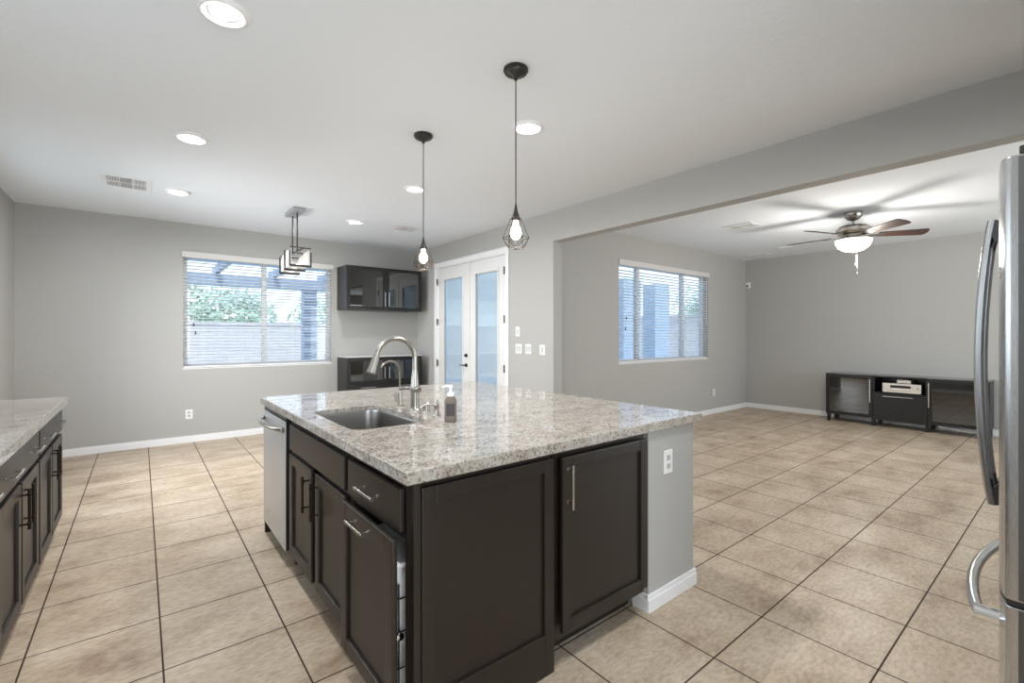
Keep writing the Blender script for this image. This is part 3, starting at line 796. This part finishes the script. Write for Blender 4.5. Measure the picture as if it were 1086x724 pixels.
MB().box(FX0 + .004, FX0 + .07, -.06, .104, FZ + .0005, FZ + .022, .004).lathe(FX0 + .03, .075, [(.016, FZ + .02), (.016, FZ + .035), (0, FZ + .037)], 16).build('hinge_cover', M_blkpl, fg)
def bar_handle(x, nm, par):
    mb = MB(); n = 20; prev = None
    lo = []; w = .014
    for k in range(n + 1):
        t = k / n; z = .82 + .875 * t; y = .185 + .030 * math.sin(math.pi * t) ** .8
        lo.append([(x + w * math.cos(2 * math.pi * j / 12), y + .0115 * math.sin(2 * math.pi * j / 12), z) for j in range(12)])
    vs = [[mb.bm.verts.new(p) for p in q] for q in lo]
    for A, B in zip(vs, vs[1:]):
        for k in range(12): mb.bm.faces.new((A[k], A[(k + 1) % 12], B[(k + 1) % 12], B[k]))
    mb.bm.faces.new(vs[0]); mb.bm.faces.new(vs[-1])
    h = mb.build(nm, M_alu, par)
    b0 = bow(x) - .001
    MB().hull([(x - .012, b0, .822), (x + .012, b0, .822), (x + .010, .188, .822), (x - .010, .188, .822)], [(x - .012, b0, .90), (x + .012, b0, .90), (x + .010, .184, .87), (x - .010, .184, .87)]).build('handle_mount', M_blkpl, h)
    MB().hull(
        [(x - .012, b0, 1.61), (x + .012, b0, 1.61), (x + .010, .184, 1.64), (x - .010, .184, 1.64)], [(x - .012, b0, 1.693), (x + .012, b0, 1.693), (x + .010, .188, 1.693), (x - .010, .188, 1.693)]).build('handle_mount', M_blkpl, h)
bar_handle(xm - .045, 'handle', dl); bar_handle(xm + .045, 'handle', dR)
pts = []
for k in range(21):
    t = k / 20; x = 1.75 + .69 * t; pts.append((x, .180 + .045 * math.sin(math.pi * t) ** .75, .60))
mb = MB(); mb.tube(pts, .0145, 14)
h = mb.build('handle', M_alu, fz_)
for x in (1.755, 2.435): MB().tube([(x, bow(x) - .002, .60), (x, .192, .60)], .020, 14).build('handle_mount', M_chrome, h)
MB().tube([(1.70, bow(1.70) - .0025, 1.50), (1.70, bow(1.70) + .0015, 1.50)], .014, 18).build('badge', M_chrome, dl)

# ------------------------------------------------------------------ wall cabinet and sideboard on the back wall
fb = F((0, 6.67, 0), (1, 0, 0), (0, -1, 0))
M_sill = mat('white_cabinet_top', (0.75, 0.75, 0.74), 0.3)
def glassdoor(f, a0, a1, b0, b1, par, hand=None, rail=.05, hl=.215, hz=None):
    mb = MB()
    f.box(mb, a0, a0 + rail, b0, b1, 0, .018, .002); f.box(mb, a1 - rail, a1, b0, b1, 0, .018, .002)
    f.box(mb, a0 + rail, a1 - rail, b1 - rail, b1, 0, .018, .002); f.box(mb, a0 + rail, a1 - rail, b0, b0 + rail, 0, .018, .002)
    d = mb.build('door', M_blk, par)
    f.box(MB(), a0 + rail - .003, a1 - rail + .003, b0 + rail - .003, b1 - rail + .003, .007, .011).build('door_glass', M_smoke, d)
    if hand is not None:
        m = MB(); f.box(m, hand - .007, hand + .007, hz, hz + hl, .018 + .022, .018 + .027, .001)
        f.box(m, hand - .006, hand + .006, hz, hz + .008, .018, .041); f.box(m, hand - .006, hand + .006, hz + hl - .008, hz + hl, .018, .041)
        m.build('handle', M_alu, d)
    return d
wc = thing('wall_cabinet', (2.895, 6.87, 1.72), 'black-brown wall cabinet with two smoked glass doors right of the kitchen window', 'cabinet')
def carc(x0, x1, y0, y1, z0, z1, t=.018, shelves=()):
    mb = MB(); mb.box(x0, x0 + t, y0, y1, z0, z1, .001); mb.box(x1 - t, x1, y0, y1, z0, z1, .001); mb.box(x0 + t, x1 - t, y0, y1, z0, z0 + t); mb.box(x0 + t, x1 - t, y0, y1, z1 - t, z1)
    mb.box(x0 + t, x1 - t, y1 - .008, y1, z0 + t, z1 - t); return mb
mb = carc(2.30, 2.894, 6.672, YB - .001, 1.722, 2.36); mb2 = carc(2.896, 3.49, 6.672, YB - .001, 1.722, 2.36)
mb.build('carcass', M_blk, wc); mb2.build('carcass', M_blk, wc)
for x0, x1 in ((2.32, 2.876), (2.916, 3.47)): MB().box(x0, x1, 6.70, 7.055, 2.02, 2.036).build('shelf', M_blk, wc)
glassdoor(fb, 2.302, 2.893, 1.724, 2.358, wc, 2.873, .05, .215, 1.775); glassdoor(fb, 2.897, 3.488, 1.724, 2.358, wc, 2.935, .05, .215, 1.775)

sb = thing('sideboard', (2.895, 6.86, 0), 'black-brown glass door sideboard standing below the wall cabinet', 'cabinet')
fs = F((0, 6.65, 0), (1, 0, 0), (0, -1, 0))
carc(2.30, 2.894, 6.652, YB - .014, .12, 1.02).build('carcass', M_blk, sb); carc(2.896, 3.49, 6.652, YB - .014, .12, 1.02).build('carcass', M_blk, sb)
MB().box(2.298, 3.492, 6.63, YB - .014, 1.0205, 1.028, .001).build('top', M_sill, sb)
for x0 in (2.302, 2.897):
    glassdoor(fs, x0, x0 + .591, .632, 1.018, sb, 2.858 if x0 < 2.5 else 2.93, .05, .17, .70)
    d = fs.box(MB(), x0, x0 + .591, .378, .628, 0, .018, .002).build('drawer', M_blk, sb)
    fs.box(MB(), x0 + .19, x0 + .42, .572, .580, .018, .04, .001).build('handle', M_alu, d)
    d = fs.box(MB(), x0, x0 + .591, .122, .374, 0, .018, .002).build('drawer', M_blk, sb)
    fs.box(MB(), x0 + .19, x0 + .42, .318, .326, .018, .04, .001).build('handle', M_alu, d)
    MB().box(x0 + .02, x0 + .57, 6.68, 7.04, .76, .774).build('shelf', M_blk, sb)
    MB().box(x0 + .02, x0 + .57, 6.68, 7.04, .889, .897).build('shelf', M_glass, sb)
for x in (2.33, 3.46):
    for y in (6.69, 7.02): MB().box(x - .025, x + .025, y - .025, y + .025, 0, .12, .002).build('leg', M_blk, sb)

# ------------------------------------------------------------------ TV stand
tv = thing('tv_stand', (8.67, 1.69, 0), 'long low black-brown media bench with glass doors against the living room wall', 'tv stand')
ft_ = F((8.482, 0, 0), (0, 1, 0), (-1, 0, 0))
X0, X1, Z0, Z1 = 8.482, 8.885, .115, .745; t = .018
ys = [.785, 1.392, 2.000, 2.603]
for i, (a, b) in enumerate(zip(ys, ys[1:])):
    mb = MB(); mb.box(X0, X1, a + .001, a + t, Z0, Z1, .001); mb.box(X0, X1, b - t, b - .001, Z0, Z1, .001); mb.box(X0, X1, a + t, b - t, Z0, Z0 + t); mb.box(X0, X1, a + t, b - t, Z1 - t, Z1); mb.box(X1 - .006, X1, a + t, b - t, Z0 + t, Z1 - t)
    if i == 1: mb.box(X0, X1 - .006, a + t, b - t, .488, .506)
    mb.build('carcass', M_blk, tv)
    if i != 1:
        for z in (.31, .50): MB().box(X0 + .03, X1 - .01, a + .02, b - .02, z, z + .014).build('shelf', M_glass, tv)
MB().box(X0 - .02, X1, ys[0] - .002, ys[-1] + .002, Z1 + .0005, Z1 + .008, .002).build('top', mat('grey_top_glass', (.10, .10, .10), .12), tv)
glassdoor(ft_, 2.002, 2.601, .117, .742, tv, 2.030, .048, .345, .345)
glassdoor(ft_, .787, 1.390, .117, .742, tv, 1.372, .048, .345, .345)
d = ft_.box(MB(), 1.394, 1.998, .100, .484, 0, .018, .002).build('drawer', M_blk, tv)
ft_.box(MB(), 1.535, 1.880, .452, .462, .018, .042, .001).build('handle', M_alu, d)
for y in (.82, 1.392, 2.0, 2.57):
    for x in (8.51, 8.85): MB().box(x - .022, x + .022, y - .022, y + .022, 0, Z0, .002).build('leg', M_blk, tv)
MB().hull([(8.455, 1.27, .098), (8.475, 1.27, .098), (8.475, .94, .064), (8.455, .94, .064)], [(8.455, 1.27, .108), (8.475, 1.27, .108), (8.475, .94, .080), (8.455, .94, .080)]).hull(
    [(8.46, 1.26, .10), (8.50, 1.26, .10), (8.50, 1.25, .10), (8.46, 1.25, .10)], [(8.46, 1.26, .1155), (8.50, 1.26, .1155), (8.50, 1.25, .1155), (8.46, 1.25, .1155)]).build('loose_rail', M_alu, tv)
rc = thing('av_receiver', (8.66, 1.67, .506), 'silver audio receiver with dark display in the open bay of the media bench', 'receiver')
for y in (1.50, 1.84): MB().tube([(8.52, y, .5065), (8.52, y, .519)], .014, 12).build('foot', M_blkpl, rc)
MB().box(8.50, 8.83, 1.462, 1.885, .519, .645, .003).build('case', M_blkpl, rc)
rp_ = MB().box(8.490, 8.4995, 1.458, 1.889, .517, .648, .002).build('front_panel', M_recv, rc)
MB().box(8.4885, 8.4905, 1.57, 1.80, .585, .622, .0005).build('display', M_dark, rc)
MB().lathe((1.512, .585), 0, [(.022, 8.4895), (.021, 8.468), (0, 8.466)], 24, 'x').build('volume_knob', M_recv, rc)
MB().lathe((1.845, .60), 0, [(.009, 8.4895), (.009, 8.480), (0, 8.479)], 16, 'x').build('input_knob', M_recv, rc)
mb = MB()
for k in range(9): mb.box(8.487, 8.4898, 1.57 + k * .027, 1.584 + k * .027, .545, .553)
mb.build('buttons', M_alu, rc)
tag(MB().box(8.56, 8.80, 1.58, 1.74, .6485, .70, .004).box(8.556, 8.561, 1.585, 1.735, .655, .694, .001).build('cable_box', M_recv, loc=(8.68, 1.66, .6485)), 'small dull box resting on top of the silver receiver', 'box')

# ------------------------------------------------------------------ ceiling fittings
def canlight(x, y, label, lit=True):
    r = thing('recessed_light', (x, y, CZ), label, 'ceiling light', 'recessed lights in the ceiling')
    MB().lathe(x, y, [(.054, CZ - .004), (.080, CZ - .016), (.090, CZ - .016), (.103, CZ - .005), (.104, CZ - .0005), (.054, CZ - .0005)], 32).build('trim_ring', M_trim, r)
    MB().lathe(x, y, [(.0535, CZ - .0005), (.0535, CZ - .006), (0, CZ - .0065)], 32).build('lens', M_lens if lit else M_white, r)
    if lit:
        l = bpy.data.lights.new('can_lamp', 'AREA'); l.shape = 'DISK'; l.size = .10; l.energy = CAN_W; l.color = (1, .995, .985)
        o = bpy.data.objects.new('can_lamp', l); o.location = (x, y, CZ - .0075); C.objects.link(o)
    return r
for x, y, lab in ((.279, 2.346, 'lit recessed ceiling light cut by the top edge of the photo, largest of them'), (.279, 3.978, 'lit recessed ceiling light, middle one of the left row'),
                  (.284, 5.556, 'lit recessed ceiling light, farthest of the left row, right of the ceiling vent'), (2.033, 2.361, 'lit recessed ceiling light just right of the near pendant cord'),
                  (2.038, 4.019, 'lit recessed ceiling light touching the cord of the far pendant'), (2.060, 5.653, 'lit recessed ceiling light, farthest of the right row, between chandelier and far pendant'),
                  (2.14, .60, 'lit recessed ceiling light above the photo, its glow at the top right edge'), (.28, .73, 'lit recessed ceiling light over the near kitchen aisle, above the photo')):
    canlight(x, y, lab)
canlight(7.99, 3.01, 'unlit recessed ceiling light near the far corner of the living room', False)

def vent(x0, x1, y0, y1, label, along='x'):
    r = thing('ceiling_vent', ((x0 + x1) / 2, (y0 + y1) / 2, CZ), label, 'ceiling vent', 'ceiling vents')
    b = .032; mb = MB()
    mb.box(x0, x1, y0, y0 + b, CZ - .008, CZ - .0005, .002); mb.box(x0, x1, y1 - b, y1, CZ - .008, CZ - .0005, .002); mb.box(x0, x0 + b, y0 + b, y1 - b, CZ - .008, CZ - .0005, .002); mb.box(x1 - b, x1, y0 + b, y1 - b, CZ - .008, CZ - .0005, .002)
    mb.build('frame', M_trim, r)
    MB().box(x0 + b, x1 - b, y0 + b, y1 - b, CZ - .0012, CZ - .0004).build('backing', mat('vent_shadow', (.05, .05, .05), .9), r)
    mb = MB(); L = (x1 - x0 - 2 * b) if along == 'x' else (y1 - y0 - 2 * b)
    n = 3
    for k in range(n):
        if along == 'x':
            a = x0 + b + L * k / n; c = a + L / n
            mb.box(c - .008, c, y0 + b, y1 - b, CZ - .007, CZ - .001)
            m = 9
            for j in range(m):
                if k != 1:
                    xx = a + (c - a - .01) * (j + .5) / m; mb.box(xx - .0026, xx + .0026, y0 + b, y1 - b, CZ - .0065, CZ - .001)
                else:
                    yy = y0 + b + (y1 - y0 - 2 * b) * (j + .5) / m; mb.box(a, c, yy - .0026, yy + .0026, CZ - .0065, CZ - .001)
        else:
            a = y0 + b + L * k / n; c = a + L / n
            mb.box(x0 + b, x1 - b, c - .008, c, CZ - .007, CZ - .001)
            for j in range(9):
                if k != 1:
                    yy = a + (c - a - .01) * (j + .5) / 9; mb.box(x0 + b, x1 - b, yy - .0026, yy + .0026, CZ - .0065, CZ - .001)
                else:
                    xx = x0 + b + (x1 - x0 - 2 * b) * (j + .5) / 9; mb.box(xx - .0026, xx + .0026, a, c, CZ - .0065, CZ - .001)
    mid = (y0 + y1) / 2 if along == 'x' else (x0 + x1) / 2
    if along == 'x': mb.box(x0 + b, x1 - b, mid - .006, mid + .006, CZ - .0075, CZ - .001)
    else: mb.box(mid - .006, mid + .006, y0 + b, y1 - b, CZ - .0075, CZ - .001)
    mb.build('louvres', M_trim, r)
vent(-.275, .075, 5.32, 5.74, 'white ceiling vent over the left side of the kitchen wall')
vent(2.53, 2.88, 5.45, 5.75, 'white ceiling vent near the far pendant lamp')
vent(5.85, 6.19, 2.60, 2.96, 'white ceiling vent in the living room left of the fan', 'x')
vent(8.2, 8.55, 3.42, 3.74, 'white ceiling vent in the far corner of the living room')

# pendants
def pendant(x, y, label):
    r = thing('pendant_lamp', (x, y, CZ), label, 'pendant lamp', 'wire cage pendants over the island')
    MB().lathe(x, y, [(.064, CZ - .0005), (.066, CZ - .012), (.060, CZ - .018), (.058, CZ - .024), (.04, CZ - .034), (.012, CZ - .045), (.008, CZ - .06), (0, CZ - .061)], 28).build('canopy', M_black, r)
    MB().tube([(x, y, CZ - .055), (x, y, 2.02)], .0032, 8).build('cord', M_black, r)
    MB().lathe(x, y, [(.004, 2.035), (.006, 2.02), (.012, 1.99), (.020, 1.965), (.022, 1.955), (.022, 1.945), (0, 1.944)], 20).build('socket', M_black, r)
    mb = MB(); n = 6
    P = lambda rr, z, k: (x + rr * math.cos(2 * math.pi * k / n + .35), y + rr * math.sin(2 * math.pi * k / n + .35), z)
    top = [P(.028, 1.955, k) for k in range(n)]; mid = [P(.069, 1.853, k + .0) for k in range(n)]; low = [P(.042, 1.800, k + .5) for k in range(n)]
    w = .0016
    for k in range(n):
        q = (k + 1) % n
        for a, b in ((top[k], top[q]), (mid[k], mid[q]), (low[k], low[q]), (top[k], mid[k]), (mid[k], low[k]), (mid[q], low[k])): mb.tube([a, b], w, 6)
    mb.build('cage', M_bronze, r)
    MB().lathe(x, y, [(.0, 1.846), (.013, 1.849), (.026, 1.862), (.030, 1.882), (.025, 1.903), (.015, 1.924), (.013, 1.944)], 20).build('bulb', M_bulb, r)
    l = bpy.data.lights.new('pendant_glow', 'POINT'); l.energy = BULB_W; l.color = (1, .93, .84); l.shadow_soft_size = .045
    o = bpy.data.objects.new('pendant_glow', l); o.location = (x, y, 1.775); C.objects.link(o)
    return r
pendant(1.541, 1.888, 'nearer black wire cage pendant lamp, hanging larger over the island')
pendant(1.543, 2.914, 'farther black wire cage pendant lamp, hanging in front of the french doors')

# linear chandelier over the dining spot
cx, cy = 1.35, 5.58
ch = thing('chandelier', (cx, cy, CZ), 'square dark metal and glass panel chandelier hanging before the kitchen window', 'chandelier')
MB().box(cx - .06, cx + .06, cy - .19, cy + .19, CZ - .045, CZ - .0005, .003).build('canopy', mat('satin_grey_metal', (.42, .42, .42), .4, .6), ch)
for y in (cy - .10, cy + .10): MB().tube([(cx, y, CZ - .04), (cx, y, 2.27)], .0075, 10).build('rod', M_black, ch)
MB().box(cx - .012, cx + .012, cy - .34, cy + .34, 2.262, 2.276, .002).build('spine', M_black, ch)
for dy, dx, zt in ((-.37, -.035, 2.235), (0, .0, 2.285), (.37, .03, 2.255)):
    x0, x1, y = cx - .105 + dx, cx + .105 + dx, cy + dy; mb = MB(); w = .007
    mb.box(x0, x1, y - .012, y + .012, 2.066, 2.088, .002)
    mb.box(x0 - w, x0 + w, y - w, y + w, 2.07, zt, .001); mb.box(x1 - w, x1 + w, y - w, y + w, 2.07, zt - .01, .001); mb.box(x0, x1, y - w, y + w, 2.262, 2.274, .001)
    mb.build('bracket', M_black, ch)
for y0, y1, dx in ((-.36, -.14, -.035), (-.12, .18, 0.0), (.20, .36, .03)):
    for sx_ in (-1, 1):
        xx = cx + dx + sx_ * .09
        MB().box(xx - .003, xx + .003, cy + y0, cy + y1, 2.09, 2.25).build('glass_panel', M_seed, ch)
    MB().box(cx + dx - .08, cx + dx + .08, cy + y0, cy + y1, 2.086, 2.092).build('diffuser', M_seed, ch)
for dy in (-.25, .03, .28):
    MB().lathe(cx + dy * .09, cy + dy, [(0, 2.0925), (.028, 2.0925), (.030, 2.104), (.022, 2.110), (0, 2.110)], 18).build('lamp_puck', M_lens, ch)

# ceiling fan
qx, qy = 6.33, 1.675
fn = thing('ceiling_fan', (qx, qy, CZ), 'five-blade brown ceiling fan with lit bowl in the living room', 'ceiling fan')
MB().lathe(qx, qy, [(.085, CZ - .0005), (.090, CZ - .02), (.082, CZ - .055), (.055, CZ - .085), (.02, CZ - .10), (0, CZ - .10)], 28).build('canopy', M_nick, fn)
MB().tube([(qx, qy, CZ - .09), (qx, qy, 2.58)], .012, 12).build('downrod', M_nick, fn)
MB().lathe(qx, qy, [(.02, 2.605), (.045, 2.60), (.13, 2.585), (.165, 2.555), (.17, 2.52), (.15, 2.495), (.11, 2.485), (.11, 2.455), (.06, 2.452), (0, 2.452)], 32).build('motor_housing', M_nick, fn)
for k in range(5):
    a = R(-56 + 72 * k)
    mb = MB()
    poly = [(.235, -.052), (.66, -.072), (.685, -.06), (.70, 0), (.685, .06), (.66, .072), (.235, .052)]
    A = []; B = []
    for u, v in poly:
        z = 2.478 - v * .24
        A.append((u, v, z - .004)); B.append((u, v, z + .004))
    rotp = lambda p: (qx + p[0] * math.cos(a) - p[1] * math.sin(a), qy + p[0] * math.sin(a) + p[1] * math.cos(a), p[2])
    mb.hull([rotp(p) for p in A], [rotp(p) for p in B]); bl = mb.build('blade', M_fanw, fn)
    m = MB(); m.hull([rotp(p) for p in ((.12, -.02, 2.466), (.30, -.035, 2.479), (.30, .035, 2.462), (.12, .02, 2.460))], [rotp(p) for p in ((.12, -.02, 2.474), (.30, -.035, 2.484), (.30, .035, 2.468), (.12, .02, 2.470))]).build('blade_iron', M_nick, bl)
MB().lathe(qx, qy, [(.10, 2.4515), (.125, 2.445), (.17, 2.440), (.17, 2.430), (.10, 2.428)], 32).build('light_ring', M_nick, fn)
MB().lathe(qx, qy, [(.175, 2.428), (.170, 2.39), (.145, 2.345), (.10, 2.312), (.04, 2.298), (0, 2.297)], 32).build('glass_bowl', M_bowl, fn)
MB().lathe(qx, qy, [(0, 2.284), (.008, 2.288), (.012, 2.2965), (0, 2.298)], 12).build('finial', M_nick, fn)
for dx, zl in ((-.012, 2.17), (.03, 2.06)):
    pc = MB().tube([(qx + dx, qy - .03, 2.31), (qx + dx, qy - .03, zl)], .002, 6).build('pull_chain', M_alu, fn)
    MB().lathe(qx + dx, qy - .03, [(.002, zl), (.007, zl - .02), (.007, zl - .035), (0, zl - .04)], 10).build('chain_knob', M_alu, pc)
l = bpy.data.lights.new('fan_lamp', 'POINT'); l.energy = FAN_W; l.color = (1, .95, .87); l.shadow_soft_size = .15
o = bpy.data.objects.new('fan_lamp', l); o.location = (qx, qy, 2.20); C.objects.link(o)

# ------------------------------------------------------------------ outdoors
mb = MB(); mb.box(XL - 6, 24, YB + .2, 26, -.15, -.02); mb.box(XD2 + .05, 24, YF + .2, YB + .2, -.15, -.02)
tag(mb.build('patio_slab', M_conc, loc=(6, 10, -.15), smooth=False), 'pale concrete patio ground outside the windows', 'patio')
bpy.data.objects['patio_slab']['kind'] = 'structure'
mb = MB(); mb.box(-9, 20, 13.6, 13.8, -.05, 1.62); mb.box(-9, 20, 13.56, 13.84, 1.62, 1.68)
tag(mb.build('block_wall', M_block, loc=(4, 13.7, 0), smooth=False), 'tan block garden wall seen through the kitchen window', 'garden wall')
mb = MB(); mb.box(14.0, 14.2, 2.0, 13.5, -.05, 1.95); mb.box(13.96, 14.24, 2.0, 13.5, 1.95, 2.02)
tag(mb.build('block_wall', M_block, loc=(14.1, 8, 0), smooth=False), 'tan block side wall seen through the living room window', 'garden wall')
pc = thing('patio_cover', (2, 9, 2.5), 'open slatted patio cover outside the kitchen window', 'patio cover')
mb = MB(); mb.box(-3, 8.6, 10.35, 10.55, 2.30, 2.52, .004); mb.box(-3, 8.6, YB + .16, YB + .22, 2.45, 2.62, .004); mb.build('beam', M_pcov, pc)
mb = MB()
for k in range(12): mb.box(-2.9 + k * 1.0, -2.82 + k * 1.0, YB + .22, 10.9, 2.53, 2.67)
mb.build('rafters', M_pcov, pc)
mb = MB(); y = YB + .35
while y < 10.0: mb.box(-3, 8.6, y, y + .07, 2.675, 2.72); y += .16
mb.build('lattice', M_pcov, pc)
for x, lab in ((2.81, 'blue-grey patio post seen at the right side of the kitchen window'), (8.3, 'blue-grey patio post seen through the living room window')):
    r = thing('patio_post', (x, 10.45, -.02), lab, 'post')
    MB().box(x - .13, x + .13, 10.32, 10.58, -.02, 2.30, .01).build('shaft', M_pcov, r); MB().box(x - .17, x + .17, 10.28, 10.62, -.02, .30, .01).build('plinth', M_pcov, r)
for x, y, lab in ((9.55, 7.3, 'wide blue-grey patio column at the left of the living room window view'), (11.3, 7.6, 'second blue-grey patio column right of the first in the living room window view')):
    r = thing('patio_column', (x, y, -.02), lab, 'column')
    MB().box(x - .35, x + .35, y - .2, y + .2, -.02, 2.75, .01).build('shaft', M_pcov, r); MB().box(x - .40, x + .40, y - .25, y + .25, -.02, .25, .01).build('plinth', M_pcov, r)
def tree(x, y, h, rad, label, m, n=1500):
    r = thing('garden_tree', (x, y, -.05), label, 'tree', 'trees beyond the garden wall')
    MB().tube([(x, y, -.05), (x + .1, y, h * .35), (x, y + .1, h * .6)], [.14, .10, .06], 8).build('trunk', M_bark, r)
    mb = MB()
    lobes = [(random.uniform(-.55, .55) * rad, random.uniform(-.4, .4) * rad, h * .62 + random.uniform(-.35, .4) * rad, rad * random.uniform(.4, .65)) for _ in range(7)]
    for _ in range(n):
        lx, ly, lz, lr = random.choice(lobes); v = Vector((random.gauss(0, 1), random.gauss(0, 1), random.gauss(0, 1))).normalized() * lr * random.random() ** .4
        c = Vector((x + lx, y + ly, lz)) + v; s1 = Vector((random.gauss(0, 1), random.gauss(0, 1), random.gauss(0, 1))).normalized() * random.uniform(.06, .13); s2 = s1.orthogonal().normalized() * s1.length * .6
        mb.quad(c - s1, c + s2, c + s1, c - s2)
    mb.build('foliage', m, r, smooth=False)
tree(-2.2, 16.0, 3.3, 1.6, 'leafy tree at the left side of the kitchen window view', M_leaf2)
tree(1.6, 17.5, 3.1, 1.5, 'green rounded tree near the middle of the kitchen window view', M_leaf)
tree(5.2, 16.4, 3.2, 1.6, 'loose green tree behind the patio post at the kitchen window', M_leaf2)
tree(8.6, 18.0, 3.0, 1.5, 'tree at the right edge of the kitchen window view', M_leaf)
tree(-5.2, 17.0, 3.4, 1.7, 'tree beyond the far left of the kitchen window view', M_leaf)
tree(3.3, 20.5, 3.9, 1.7, 'taller distant tree between two nearer ones behind the garden wall', M_leaf2)
tree(-.4, 20.5, 3.9, 1.7, 'distant tree left of the window mullion behind the garden wall', M_leaf)
tree(17.0, 9.0, 3.4, 1.6, 'tree above the side wall in the living room window view', M_leaf2)
